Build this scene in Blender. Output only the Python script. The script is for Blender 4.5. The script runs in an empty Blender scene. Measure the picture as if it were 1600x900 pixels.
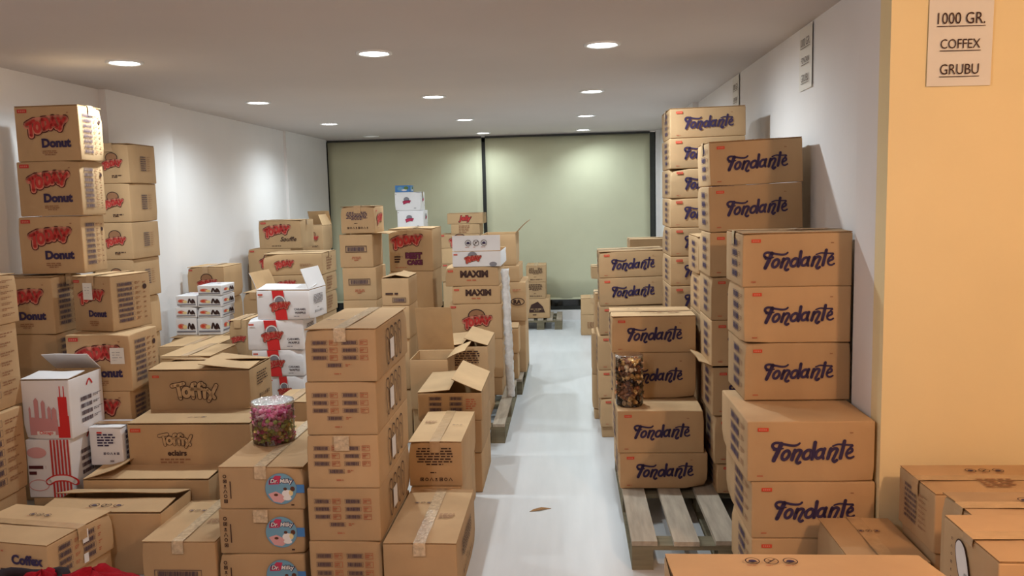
import bpy, bmesh, math, random
from mathutils import Vector, Matrix, noise
random.seed(7)
SC = bpy.context.scene
COL = SC.collection
# ---------------------------------------------------------------- camera, world, exposure
cam_d = bpy.data.cameras.new('camera'); cam = bpy.data.objects.new('camera', cam_d); COL.objects.link(cam)
cam_d.sensor_width = 36.0; cam_d.lens = 1280/1600*36.0; cam_d.clip_start = 0.05
cam.matrix_world = Matrix(((0.997366, 0.017069, 0.070502, 0.0), (0.068154, 0.1123, -0.991334, 0.0), (-0.024838, 0.993528, 0.11084, 1.6), (0, 0, 0, 1)))
SC.camera = cam
wd = bpy.data.worlds.new('world'); SC.world = wd; wd.use_nodes = True
wd.node_tree.nodes['Background'].inputs[0].default_value = (0.5, 0.5, 0.5, 1)
wd.node_tree.nodes['Background'].inputs[1].default_value = 0.05
SC.view_settings.view_transform = 'Standard'
try: SC.view_settings.look = 'None'
except Exception: pass
SC.view_settings.exposure = 0.0; SC.view_settings.gamma = 1.0; SC.view_settings.use_curve_mapping = False
STORE_W = 63.0          # watts of each storeroom downlight
FRONT_W = 88.0         # opal ceiling lamps of the room in front
STORE_C = (0.86, 0.98, 1.03)
WARM_C = (1.0, 0.60, 0.34)
NEUT_C = (0.95, 0.95, 1.0)
# room
XL, XR, XP, YB, YO, ZC = -3.12, 1.15, 1.105, 10.47, 2.95, 2.38

# ---------------------------------------------------------------- materials
def s2l(c):
    return tuple(((v/255.0+0.055)/1.055)**2.4 if v > 10 else v/255.0/12.92 for v in c)
MATS = {}
def mat(name, rgb, rough=0.8, spec=0.3, var=0.0, noise_amt=0.0, noise_scale=8.0, bump=0.0, bump_scale=60.0, stretch=None, metal=0.0, emis=None, estr=0.0, coat=0.0):
    if name in MATS: return MATS[name]
    m = bpy.data.materials.new(name); m.use_nodes = True
    nt = m.node_tree; N = nt.nodes; L = nt.links
    b = N['Principled BSDF']
    col = s2l(rgb)
    b.inputs['Base Color'].default_value = (*col, 1)
    b.inputs['Roughness'].default_value = rough
    b.inputs['Metallic'].default_value = metal
    b.inputs['Specular IOR Level'].default_value = spec
    if coat: b.inputs['Coat Weight'].default_value = coat; b.inputs['Coat Roughness'].default_value = 0.15
    if emis:
        b.inputs['Emission Color'].default_value = (*emis, 1); b.inputs['Emission Strength'].default_value = estr
    if var or noise_amt or bump:
        tc = N.new('ShaderNodeTexCoord'); mp = N.new('ShaderNodeMapping')
        if stretch: mp.inputs['Scale'].default_value = stretch
        L.new(tc.outputs['Object'], mp.inputs['Vector'])
        oi = N.new('ShaderNodeObjectInfo')
        add = N.new('ShaderNodeVectorMath'); add.operation = 'ADD'
        mul = N.new('ShaderNodeVectorMath'); mul.operation = 'SCALE'; mul.inputs[3].default_value = 17.0
        cmb = N.new('ShaderNodeCombineXYZ')
        for i in range(3): L.new(oi.outputs['Random'], cmb.inputs[i])
        L.new(cmb.outputs[0], mul.inputs[0]); L.new(mp.outputs[0], add.inputs[0]); L.new(mul.outputs[0], add.inputs[1])
        val = None
        if noise_amt:
            n1 = N.new('ShaderNodeTexNoise'); n1.inputs['Scale'].default_value = noise_scale; n1.inputs['Detail'].default_value = 5
            L.new(add.outputs[0], n1.inputs['Vector'])
            mr = N.new('ShaderNodeMapRange'); mr.inputs[1].default_value = 0.25; mr.inputs[2].default_value = 0.75
            mr.inputs[3].default_value = 1-noise_amt; mr.inputs[4].default_value = 1+noise_amt
            L.new(n1.outputs['Fac'], mr.inputs[0]); val = mr.outputs[0]
        if var:
            mr2 = N.new('ShaderNodeMapRange'); mr2.inputs[3].default_value = 1-var; mr2.inputs[4].default_value = 1+var
            L.new(oi.outputs['Random'], mr2.inputs[0])
            if val:
                mm = N.new('ShaderNodeMath'); mm.operation = 'MULTIPLY'; L.new(val, mm.inputs[0]); L.new(mr2.outputs[0], mm.inputs[1]); val = mm.outputs[0]
            else: val = mr2.outputs[0]
        if val:
            vm = N.new('ShaderNodeVectorMath'); vm.operation = 'SCALE'; vm.inputs[0].default_value = col
            L.new(val, vm.inputs[3]); L.new(vm.outputs[0], b.inputs['Base Color'])
        if bump:
            n2 = N.new('ShaderNodeTexNoise'); n2.inputs['Scale'].default_value = bump_scale; n2.inputs['Detail'].default_value = 3
            L.new(add.outputs[0], n2.inputs['Vector'])
            bp = N.new('ShaderNodeBump'); bp.inputs['Strength'].default_value = bump; bp.inputs['Distance'].default_value = 0.004
            L.new(n2.outputs['Fac'], bp.inputs['Height']); L.new(bp.outputs[0], b.inputs['Normal'])
    MATS[name] = m
    return m
CARD = mat('cardboard_brown', (185, 153, 115), 0.85, 0.2, var=0.11, noise_amt=0.10, noise_scale=5, bump=0.3, bump_scale=14, stretch=(1, 1, 0.35))
CARD_IN = mat('cardboard_raw_inside', (196, 164, 124), 0.9, 0.15, noise_amt=0.08, noise_scale=9)
CARD_EDGE = mat('corrugated_edge', (150, 116, 80), 0.95, 0.1, noise_amt=0.3, noise_scale=220)
WCARD = mat('cardboard_white', (226, 224, 226), 0.6, 0.35, var=0.03, noise_amt=0.03, noise_scale=6, bump=0.2, bump_scale=12)
TAPE = mat('packing_tape', (188, 156, 118), 0.22, 0.5, noise_amt=0.08, noise_scale=30, bump=0.3, bump_scale=40)
TAPE_CLEAR = mat('clear_tape_crinkled', (200, 176, 144), 0.18, 0.6, noise_amt=0.25, noise_scale=60, bump=0.8, bump_scale=90)
INK_NAVY = mat('ink_navy', (56, 44, 78), 0.75); INK_PURPLE = mat('ink_purple', (104, 44, 74), 0.75)
INK_DARK = mat('ink_dark', (66, 44, 40), 0.8); INK_RED = mat('ink_red', (188, 56, 52), 0.7); INK_MAROON = mat('ink_maroon', (84, 34, 36), 0.75)
INK_HALO = mat('ink_salmon', (205, 128, 108), 0.75); INK_TAG = mat('ink_tag_red', (206, 74, 50), 0.7); INK_FAINT = mat('ink_faint_brown', (150, 108, 78), 0.8)
INK_FRED = mat('ink_faint_red', (178, 104, 76), 0.8); INK_BAR = mat('ink_barcode', (90, 72, 78), 0.8); INK_WHITE = mat('ink_white', (232, 228, 226), 0.6)
INK_PINK = mat('ink_pale_pink', (214, 160, 160), 0.7); INK_PINKD = mat('ink_dusty_pink', (200, 142, 144), 0.7); INK_SKY = mat('ink_sky_blue', (112, 158, 184), 0.5); INK_ROSE = mat('ink_rose', (196, 58, 92), 0.6)
INK_BROWN = mat('ink_choco', (92, 56, 42), 0.7); INK_GREY = mat('ink_grey', (128, 126, 134), 0.7); INK_RIB = mat('ink_ribbon_red', (206, 46, 46), 0.6)
INK_CREAM = mat('ink_cream', (228, 206, 150), 0.6); INK_BLUE = mat('ink_blue', (74, 128, 190), 0.5); INK_GREEN = mat('ink_green', (96, 120, 66), 0.7)
PAPER = mat('paper_white', (226, 222, 214), 0.8)
WALLW = mat('wall_paint_white', (230, 227, 226), 0.85, 0.2, noise_amt=0.02, noise_scale=3, bump=0.15, bump_scale=30)
CEILM = mat('ceiling_paint', (206, 198, 194), 0.9, 0.15, noise_amt=0.02, noise_scale=2, bump=0.1, bump_scale=20)
ORANGE = mat('wall_paint_apricot', (238, 219, 172), 0.85, 0.2, noise_amt=0.03, noise_scale=3, bump=0.15, bump_scale=30)
FLOORM = mat('floor_pale_laminate', (206, 208, 210), 0.30, 0.4, noise_amt=0.06, noise_scale=3.5, bump=0.05, bump_scale=10, stretch=(4.0, 0.5, 1))
BLIND = mat('blind_fabric_cream', (206, 206, 178), 0.9, 0.1, noise_amt=0.03, noise_scale=4, bump=0.1, bump_scale=50)
DARKM = mat('frame_dark_metal', (52, 54, 52), 0.5, 0.4); GLASSD = mat('night_glass', (14, 16, 18), 0.08, 0.6)
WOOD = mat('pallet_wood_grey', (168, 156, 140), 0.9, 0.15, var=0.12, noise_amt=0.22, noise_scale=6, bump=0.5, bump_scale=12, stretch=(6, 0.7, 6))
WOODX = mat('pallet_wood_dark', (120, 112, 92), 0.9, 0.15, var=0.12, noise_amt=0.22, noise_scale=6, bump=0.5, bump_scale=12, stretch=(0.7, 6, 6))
TRIMW = mat('downlight_trim_white', (225, 225, 225), 0.5)
LENS = mat('downlight_lens_lit', (255, 255, 255), 0.5, emis=(0.97, 1.0, 0.98), estr=18.0)
LENS_OFF = mat('downlight_lens_dim', (205, 205, 200), 0.4, emis=(1, 1, 1), estr=0.35)
LENS_WARM = mat('downlight_lens_warm', (255, 240, 220), 0.5, emis=(1.0, 0.75, 0.45), estr=12.0)
CLOTHR = mat('jacket_red', (150, 20, 34), 0.9, 0.15, noise_amt=0.15, noise_scale=40, bump=0.4, bump_scale=120)
CLOTHD = mat('collar_dark', (38, 30, 36), 0.9)
FOIL = mat('film_white_crinkled', (214, 214, 214), 0.25, 0.6, noise_amt=0.12, noise_scale=40, bump=1.0, bump_scale=70)
def clear_plastic():
    m = bpy.data.materials.new('clear_plastic'); m.use_nodes = True; nt = m.node_tree; N = nt.nodes; L = nt.links
    for n in list(N): N.remove(n)
    o = N.new('ShaderNodeOutputMaterial'); t = N.new('ShaderNodeBsdfTransparent'); g = N.new('ShaderNodeBsdfGlossy'); mx = N.new('ShaderNodeMixShader'); fr = N.new('ShaderNodeFresnel')
    t.inputs[0].default_value = (0.95, 0.94, 0.95, 1); g.inputs['Roughness'].default_value = 0.08; fr.inputs[0].default_value = 1.5
    n = N.new('ShaderNodeTexNoise'); n.inputs['Scale'].default_value = 18; bp = N.new('ShaderNodeBump'); bp.inputs['Strength'].default_value = 0.35; bp.inputs['Distance'].default_value = 0.01
    L.new(n.outputs['Fac'], bp.inputs['Height']); L.new(bp.outputs[0], g.inputs['Normal'])
    L.new(fr.outputs[0], mx.inputs[0]); L.new(t.outputs[0], mx.inputs[1]); L.new(g.outputs[0], mx.inputs[2]); L.new(mx.outputs[0], o.inputs[0])
    return m
CLEAR = clear_plastic()

# ---------------------------------------------------------------- object helpers
def mesh(name, verts, faces, mats, fmat=None, smooth=False):
    me = bpy.data.meshes.new(name); me.from_pydata(verts, [], faces)
    for m in mats: me.materials.append(m)
    if fmat: me.polygons.foreach_set('material_index', fmat)
    if smooth: me.polygons.foreach_set('use_smooth', [True]*len(me.polygons))
    me.update(); return me
def obj(name, me, parent=None, loc=(0, 0, 0), rot=(0, 0, 0), scale=(1, 1, 1)):
    o = bpy.data.objects.new(name, me); COL.objects.link(o); o.parent = parent
    o.location = loc; o.rotation_euler = rot; o.scale = scale; return o
def tag(o, label=None, cat=None, group=None, kind=None):
    if label: o['label'] = label
    if cat: o['category'] = cat
    if group: o['group'] = group
    if kind: o['kind'] = kind
    return o
def box_vf(x0, x1, y0, y1, z0, z1):
    v = [(x0, y0, z0), (x1, y0, z0), (x1, y1, z0), (x0, y1, z0), (x0, y0, z1), (x1, y0, z1), (x1, y1, z1), (x0, y1, z1)]
    f = [(0, 3, 2, 1), (4, 5, 6, 7), (0, 1, 5, 4), (1, 2, 6, 5), (2, 3, 7, 6), (3, 0, 4, 7)]
    return v, f
def boxes(name, lst, m, parent=None, **k):
    V = []; F = []
    for b in lst:
        v, f = box_vf(*b); o = len(V); V += v; F += [tuple(i+o for i in q) for q in f]
    return obj(name, mesh(name, V, F, [m]), parent, **k)
def struct(name, lst, m):
    return tag(boxes(name, lst, m), kind='structure')
def disc_vf(r, z, n=32, flip=False):
    v = [(r*math.cos(2*math.pi*i/n), r*math.sin(2*math.pi*i/n), z) for i in range(n)]
    f = [tuple(range(n))] if not flip else [tuple(reversed(range(n)))]
    return v, f
def lathe(prof, n=32):
    V = []; F = []
    for (r, z) in prof:
        V += [(r*math.cos(2*math.pi*i/n), r*math.sin(2*math.pi*i/n), z) for i in range(n)]
    for k in range(len(prof)-1):
        for i in range(n):
            j = (i+1) % n; F.append((k*n+i, k*n+j, (k+1)*n+j, (k+1)*n+i))
    return V, F

# ---------------------------------------------------------------- flat print (lettering and marks): 2D strokes, polygons, text
def catmull(pts, closed=False, sub=5):
    if len(pts) < 3 and not closed: return [tuple(p) for p in pts]
    n = len(pts); out = []
    rng = range(n) if closed else range(n-1)
    for i in rng:
        if closed: p0, p1, p2, p3 = pts[(i-1) % n], pts[i], pts[(i+1) % n], pts[(i+2) % n]
        else: p0, p1, p2, p3 = pts[max(i-1, 0)], pts[i], pts[i+1], pts[min(i+2, n-1)]
        for s in range(sub):
            t = s/sub
            out.append(tuple(0.5*((2*p1[k])+(-p0[k]+p2[k])*t+(2*p0[k]-5*p1[k]+4*p2[k]-p3[k])*t*t+(-p0[k]+3*p1[k]-3*p2[k]+p3[k])*t**3) for k in (0, 1)))
    if not closed: out.append(tuple(pts[-1]))
    return out
class Print:
    def __init__(s): s.V = []; s.F = []; s.M = []; s.mats = []; s.G = {}; s.nb = 0
    def mi(s, m):
        if m not in s.mats: s.mats.append(m)
        return s.mats.index(m)
    def poly(s, pts, m, lay=0):
        o = len(s.V); s.V += [(p[0], -lay*0.0012, p[1]) for p in pts]; s.F.append(tuple(range(o, o+len(pts)))); s.M.append(s.mi(m))
    def rect(s, x0, y0, x1, y1, m, lay=0): s.poly([(x0, y0), (x1, y0), (x1, y1), (x0, y1)], m, lay)
    def frame(s, x0, y0, x1, y1, t, m, lay=0):
        s.rect(x0, y0, x1, y0+t, m, lay); s.rect(x0, y1-t, x1, y1, m, lay); s.rect(x0, y0+t, x0+t, y1-t, m, lay); s.rect(x1-t, y0+t, x1, y1-t, m, lay)
    def ell(s, cx, cy, rx, ry, m, lay=0, n=20):
        s.poly([(cx+rx*math.cos(2*math.pi*i/n), cy+ry*math.sin(2*math.pi*i/n)) for i in range(n)], m, lay)
    def stroke(s, pts, w, m, lay=0, closed=False, w2=None, cap=True, sub=5):
        P = catmull(pts, closed, sub); n = len(P); idx = s.mi(m); y = -lay*0.0012
        o = len(s.V); k = []
        for i in range(n):
            a = P[(i-1) % n] if (closed or i > 0) else P[i]; b = P[(i+1) % n] if (closed or i < n-1) else P[i]
            dx, dy = b[0]-a[0], b[1]-a[1]; l = math.hypot(dx, dy) or 1
            ww = (w if w2 is None else w+(w2-w)*i/max(n-1, 1))/2
            nx, ny = -dy/l*ww, dx/l*ww
            s.V += [(P[i][0]+nx, y, P[i][1]+ny), (P[i][0]-nx, y, P[i][1]-ny)]
        for i in range(n if closed else n-1):
            a = o+2*i; b = o+2*((i+1) % n); s.F.append((a, a+1, b+1, b)); s.M.append(idx)
        if cap and not closed:
            for q, ww in ((P[0], w), (P[-1], w if w2 is None else w2)): s.ell(q[0], q[1], ww/2, ww/2, m, lay, 10)
    def text(s, t, cx, cy, width, m, lay=0, bold=0.0, shear=0.0, sy=1.0):
        V, F, x0, x1, y0, y1 = text2d(t, bold, shear); _, _, x0, x1, y0, y1 = text2d(t, 0.0, shear); k = width/(x1-x0); o = len(s.V); idx = s.mi(m)
        s.V += [(cx+(v[0]-(x0+x1)/2)*k, -lay*0.0012, cy+(v[1]-(y0+y1)/2)*k*sy) for v in V]
        for f in F: s.F.append(tuple(i+o for i in f)); s.M.append(idx)
        return (y1-y0)*k*sy
    def part(s, nm, f0):      # faces added since f0 form a part of their own
        for i in range(f0, len(s.F)): s.G[i] = nm
    def meshes(s, name):
        by = {}
        for i in range(len(s.F)): by.setdefault(s.G.get(i, ''), []).append(i)
        out = []
        for nm, fs in by.items():
            used = sorted({v for i in fs for v in s.F[i]}); mp = {v: k for k, v in enumerate(used)}; ms = sorted({s.M[i] for i in fs})
            out.append((nm.split('#')[0], mesh('print_'+name, [s.V[v] for v in used], [tuple(mp[v] for v in s.F[i]) for i in fs], [s.mats[m] for m in ms], [ms.index(s.M[i]) for i in fs])))
        return out
    def mesh(s, name):
        me = mesh(name, s.V, s.F, s.mats, s.M)
        return me
_tc = {}
def text2d(t, bold, shear):
    key = (t, bold, shear)
    if key in _tc: return _tc[key]
    cu = bpy.data.curves.new('lettering', 'FONT'); cu.body = t; cu.offset = bold; cu.shear = shear; cu.resolution_u = 3
    o = bpy.data.objects.new('lettering', cu); COL.objects.link(o)
    dg = bpy.context.evaluated_depsgraph_get(); dg.update()
    me = bpy.data.meshes.new_from_object(o.evaluated_get(dg))
    V = [tuple(v.co) for v in me.vertices]; F = [tuple(p.vertices) for p in me.polygons]
    bpy.data.objects.remove(o); bpy.data.meshes.remove(me); bpy.data.curves.remove(cu)
    xs = [v[0] for v in V]; ys = [v[1] for v in V]
    _tc[key] = (V, F, min(xs), max(xs), min(ys), max(ys)); return _tc[key]
def tx(pts, cx, cy, sc): return [((x-cx)/sc, -(y-cy)/sc) for x, y in pts]
def oval(cx, cy, rx, ry, sl=0, n=10): return [(cx+rx*math.cos(2*math.pi*i/n)-sl*ry*math.sin(2*math.pi*i/n)*0.35, cy+ry*math.sin(2*math.pi*i/n)) for i in range(n)]

def p_script(p, m=None):      # curly brush lettering, width 1
    m = m or INK_NAVY
    S = [([(165, 318), (146, 285), (165, 245), (225, 232), (330, 256), (440, 275), (520, 270), (562, 240)], 44, 30, 0), ([(280, 250), (240, 350), (165, 515)], 66, 58, 0),
         ([(165, 348), (230, 345), (310, 322)], 26, 20, 0), ([(165, 318), (205, 322)], 30, 24, 0),
         (oval(350, 430, 52, 72, 1), 44, 44, 1), ([(492, 352), (445, 505)], 50, 50, 0), ([(468, 420), (530, 352), (588, 362), (555, 440), (517, 525), (540, 560), (572, 545)], 42, 42, 0),
         (oval(682, 420, 56, 72, 1), 44, 44, 1), ([(800, 225), (780, 350), (752, 495)], 50, 46, 0), (oval(868, 408, 55, 72, 1), 44, 44, 1), ([(945, 330), (915, 420), (925, 485)], 48, 40, 0),
         ([(1040, 330), (993, 485)], 50, 50, 0), ([(1015, 395), (1085, 328), (1140, 340), (1105, 430), (1072, 505), (1095, 538), (1130, 512)], 42, 42, 0),
         ([(1245, 205), (1218, 340), (1185, 480)], 48, 50, 0), ([(1068, 285), (1150, 258), (1250, 266), (1362, 268)], 24, 26, 0),
         ([(1288, 408), (1360, 372), (1352, 325), (1305, 342), (1275, 410), (1292, 468), (1340, 478), (1385, 455)], 36, 30, 0), ([(1330, 305), (1372, 282)], 22, 22, 0)]
    for pts, w, w2, c in S: p.stroke(tx(pts, 758, 380, 1265), w*1.12/1265, m, 0, bool(c), w2*1.12/1265)
TODAY = [([(195, 290), (310, 238)], 0), ([(250, 268), (252, 455)], 0), (oval(352, 335, 42, 66, 0), 1), ([(440, 225), (455, 365)], 0), ([(440, 225), (505, 225), (528, 285), (500, 340), (455, 365)], 0),
         ([(555, 345), (605, 205)], 0), ([(605, 205), (660, 345)], 0), ([(580, 305), (640, 305)], 0), ([(688, 215), (728, 295)], 0), ([(792, 215), (728, 295), (702, 370)], 0)]
def p_today(p, cx=0, cy=0, w=1.0, lay=0, fill=None, outl=None, halo=None):
    for wd_, m, l in ((118, outl or INK_MAROON, 0), (88, halo or INK_HALO, 1), (46, fill or INK_RED, 2)):
        for pts, c in TODAY:
            q = [(cx+x*w, cy+y*w) for x, y in tx(pts, 480, 328, 700)]
            p.stroke(q, wd_/700*w, m, lay+l, bool(c), sub=4)
    q = [(cx+x*w, cy+y*w) for x, y in tx([(195, 290), (310, 238), (440, 225), (605, 205), (792, 215)], 480, 315, 700)]
    p.stroke(q, 110/700*w, halo or INK_HALO, lay+1, sub=4)
TOFF = [([(105, 152), (232, 128)], 0), ([(168, 150), (190, 285)], 0), (oval(258, 222, 34, 44, 0), 1), ([(358, 132), (326, 150), (330, 280)], 0), ([(305, 188), (360, 188)], 0), ([(432, 130), (398, 150), (402, 280)], 0),
        ([(378, 188), (425, 188)], 0), ([(456, 198), (456, 280)], 0), ([(456, 148), (458, 150)], 0), ([(588, 152), (498, 315)], 0), ([(490, 195), (562, 285)], 0)]
def p_toff(p, cx=0, cy=0, w=1.0):
    for wd_, m, l in ((54, INK_DARK, 0), (38, CARD, 1)):
        for pts, c in TOFF: p.stroke([(cx+x*w, cy+y*w) for x, y in tx(pts, 343, 220, 515)], wd_/515*w, m, l, bool(c), sub=4)
    for pts, c in TOFF[2:3]: p.stroke([(cx+x*w, cy+y*w) for x, y in tx(oval(258, 222, 14, 22, 0), 343, 220, 515)], 5/515*w, INK_DARK, 2, True)
def p_tag(p, cx, cy, w, m=None):
    f0 = len(p.F); h = w*0.36; p.rect(cx-w/2, cy-h/2, cx+w/2, cy+h/2, m or INK_TAG, 0)
    for i in range(4): p.rect(cx-w*0.36+i*w*0.19, cy-h*0.22, cx-w*0.36+i*w*0.19+w*0.12, cy+h*0.22, INK_HALO, 1)
    p.part('printed_tag', f0)
def p_bar(p, x0, y0, x1, y1, m=None, n=13, frame=True):
    f0 = len(p.F); m = m or INK_BAR; w = x1-x0; r = random.Random(int((x0+y0)*977))
    if frame: p.frame(x0, y0, x1, y1, min(w, y1-y0)*0.05, m, 0); mx, my = w*0.07, (y1-y0)*0.14
    else: mx = my = 0
    for i in range(n):
        a = x0+mx+(w-2*mx)*i/n; p.rect(a, y0+my, a+(w-2*mx)/n*r.uniform(0.5, 0.92), y1-my, m, 0)
    p.nb += 1; p.part('printed_barcode#%d' % p.nb, f0)
def p_lines(p, x0, y0, x1, y1, n, m, seed=1, fill=0.55, center=False):
    f0 = len(p.F); r = random.Random(seed); lh = (y1-y0)/n
    for i in range(n):
        yy = y1-(i+0.5)*lh; L = (x1-x0)*(r.uniform(0.84 if center else 0.72, 1.0) if i < n-1 else r.uniform(0.4, 0.7)); a = x0+((x1-x0)-L)/2 if center else x0; e = a+L
        while a < e:
            wl = lh*r.uniform(0.9, 2.6); b = min(a+wl, e); p.rect(a, yy-lh*fill/2, b, yy+lh*fill/2, m, 0); a = b+lh*0.45
    p.nb += 1; p.part('printed_text#%d' % p.nb, f0)
def p_ring(p, cx, cy, r, t, m, lay=0, sq=1.0): p.stroke([(cx+r*math.cos(2*math.pi*i/12), cy+r*sq*math.sin(2*math.pi*i/12)) for i in range(12)], t, m, lay, True, sub=3)
def p_icons(p, w=1.0, m=None):
    m = m or INK_DARK
    for i in range(3):
        cx = (i-1)*0.36*w; p_ring(p, cx, 0, 0.13*w, 0.022*w, m)
        if i == 1: p.stroke([(cx-0.07*w, -0.07*w), (cx+0.07*w, 0.07*w)], 0.03*w, m); p.stroke([(cx-0.05*w, 0.05*w), (cx, 0.0)], 0.03*w, m)
        else:
            p.ell(cx, 0, 0.075*w, 0.055*w, INK_NAVY); p.rect(cx-0.09*w, -0.045*w, cx+0.09*w, -0.02*w, INK_NAVY)
        p_lines(p, cx-0.14*w, -0.21*w, cx+0.14*w, -0.17*w, 1, INK_FRED, i)
def p_symbols(p, x0, y0, x1, y1, n, m, seed=3):
    f0 = len(p.F); r = random.Random(seed); horiz = (x1-x0) > (y1-y0); st = (x1-x0)/n if horiz else (y1-y0)/n; sz = min(st, (y1-y0) if horiz else (x1-x0))*0.36
    for i in range(n):
        cx = x0+(i+0.5)*st if horiz else (x0+x1)/2; cy = (y0+y1)/2 if horiz else y0+(i+0.5)*st; k = i % 4
        if k == 0: p.frame(cx-sz, cy-sz, cx+sz, cy+sz, sz*0.35, m); p.rect(cx-sz*0.4, cy-sz*0.4, cx+sz*0.4, cy+sz*0.4, m)
        elif k == 1: p_ring(p, cx, cy, sz*0.8, sz*0.4, m)
        elif k == 2: p.stroke([(cx-sz, cy-sz), (cx, cy+sz), (cx+sz, cy-sz)], sz*0.45, m, cap=False, sub=1)
        else: p.ell(cx, cy+sz*0.3, sz*0.6, sz*0.6, m, 0, 8); p.rect(cx-sz*0.8, cy-sz, cx+sz*0.8, cy-sz*0.6, m)
    p.part('printed_symbols', f0)
_designs = {}
def design(name, asp):
    key = (name, round(asp, 2))
    if key in _designs: return _designs[key]
    p = Print(); H = asp   # faces are drawn in a frame of width 1 and height H, centred on 0,0
    if name == 'fond':
        q = Print(); p_script(q); k = 0.645
        for f, mi_ in zip(q.F, q.M): p.F.append(f); p.M.append(mi_)
        p.mats = q.mats; p.V = [(0.012+v[0]*k, v[1], 0.0+v[2]*k) for v in q.V]
        p_tag(p, -0.375, H*0.37, 0.085); p_lines(p, 0.30, H*0.30, 0.36, H*0.33, 1, INK_FAINT); p_lines(p, -0.42, -H*0.42, -0.3, -H*0.38, 1, INK_FRED)
    elif name == 'sidebars':      # column of barcodes on a narrow end
        for i in range(4):
            y = H*(0.32-0.20*i); p_bar(p, -0.10, y-H*0.07, 0.24, y+H*0.07, INK_NAVY, 9); p_lines(p, 0.28, y-H*0.05, 0.42, y+H*0.05, 3, INK_FAINT, i)
    elif name == 'donut':
        p_today(p, -0.02, H*0.13, 0.70); p.text('Donut', 0.13, -H*0.17, 0.44, INK_NAVY, 0, bold=0.055)
        p_tag(p, -0.37, H*0.42, 0.15, INK_RED); p_lines(p, -0.1, -H*0.40, 0.14, -H*0.30, 3, INK_FAINT, 5, center=True); p_lines(p, 0.32, H*0.36, 0.39, H*0.39, 1, INK_FAINT)
    elif name == 'donutside':
        for i in range(8):
            y = H*(0.34-0.095*i); p_bar(p, -0.36, y-H*0.036, 0.05, y+H*0.036, INK_BAR, 12); p_lines(p, 0.10, y-H*0.025, 0.24, y+H*0.03, 2, INK_FAINT, i); p_lines(p, 0.30, y-H*0.02, 0.40, y+H*0.02, 1, INK_FAINT, i+20)
        p.ell(0.34, H*0.25, 0.05, 0.05*1.0, INK_DARK, 1); p.part('printed_dot', len(p.F)-1)
    elif name == 'today': p_today(p, 0, H*0.02, 0.74); p_tag(p, -0.38, H*0.42, 0.12, INK_RED); p_lines(p, -0.35, -H*0.42, 0.30, -H*0.38, 1, INK_FAINT)
    elif name == 'todaymid': p_today(p, -0.15, 0, 0.34); p_lines(p, 0.12, -H*0.1, 0.35, H*0.05, 3, INK_FAINT, 4)
    elif name == 'todayhead':
        p.ell(0.02, H*0.16, 0.16, 0.13, INK_DARK, 0); p.ell(0.02, H*0.16, 0.14, 0.11, INK_FAINT, 1); p_today(p, 0.02, -H*0.02, 0.55, 2); p_tag(p, -0.4, H*0.42, 0.1, INK_RED); p_lines(p, 0.0, -H*0.36, 0.34, -H*0.28, 2, INK_DARK, 3)
    elif name == 'souffle':
        p_today(p, -0.08, H*0.12, 0.66); p_tag(p, -0.38, H*0.42, 0.12, INK_RED); p.text('Souffle', 0.2, -H*0.16, 0.38, INK_DARK, 3, bold=0.015, shear=0.35); p_lines(p, -0.2, -H*0.42, 0.3, -H*0.38, 1, INK_DARK)
    elif name == 'best':
        p_today(p, -0.10, H*0.2, 0.74); 
        for l, b, m in ((0, 0.11, INK_MAROON), (1, 0.045, INK_PURPLE)):
            p.text('BEST', 0.06, -H*0.13, 0.32+b*0.3, m, l, bold=b); p.text('CAKE', 0.08, -H*0.29, 0.30+b*0.3, m, l, bold=b)
        p_lines(p, -0.38, -H*0.3, -0.2, -H*0.12, 3, INK_DARK, 2); p_lines(p, -0.36, -H*0.42, 0.2, -H*0.39, 1, INK_FRED)
    elif name == 'toffix': p_toff(p, -0.05, -H*0.02, 0.46); p_tag(p, -0.42, H*0.36, 0.065)
    elif name == 'toffix2':
        p_toff(p, -0.11, H*0.12, 0.28); p.text('eclairs', -0.10, -H*0.18, 0.15, INK_DARK, 0, bold=0.03); p_tag(p, -0.43, H*0.36, 0.085); p_lines(p, -0.24, -H*0.44, 0.07, -H*0.30, 2, INK_FAINT, 4)
    elif name == 'coffex':
        p.text('Coffex', 0.30, H*0.12, 0.28, INK_NAVY, 0, bold=0.05); p_lines(p, -0.05, H*0.2, 0.12, H*0.36, 2, INK_FRED, 3); p_lines(p, -0.02, -H*0.1, 0.1, 0.0, 1, INK_TAG, 3); p_lines(p, -0.3, -H*0.3, 0.25, -H*0.1, 2, INK_DARK, 8)
    elif name == 'coffexside':
        for i in range(4):
            y = H*(0.30-0.19*i); p_bar(p, -0.36, y-H*0.075, -0.16, y+H*0.075, INK_BAR, 12); p_bar(p, 0.0, y-H*0.075, 0.2, y+H*0.075, INK_BAR, 12); p_lines(p, -0.12, y-H*0.05, -0.04, y+H*0.05, 3, INK_FRED, i); p_lines(p, 0.24, y-H*0.05, 0.30, y+H*0.05, 2, INK_FRED, i)
        p.rect(0.0, H*0.1, 0.09, H*0.42, INK_WHITE, 1); p.part('paper_label', len(p.F)-1); p.rect(0.0, -H*0.42, 0.07, -H*0.18, INK_WHITE, 1); p.part('paper_label#2', len(p.F)-1); p_lines(p, 0.02, H*0.12, 0.075, H*0.40, 6, INK_DARK, 2); 
    elif name == 'nbox':
        for c in (0, 1):
            for i in range(3):
                x = -0.40+c*0.42; y = H*(0.26-0.145*i); p_bar(p, x, y-H*0.042, x+0.22, y+H*0.042, INK_BAR, 18); p.frame(x+0.25, y-H*0.05, x+0.36, y+H*0.05, 0.006, INK_FRED); p_lines(p, x+0.26, y-H*0.03, x+0.35, y+H*0.03, 2, INK_FRED, i)
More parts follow.
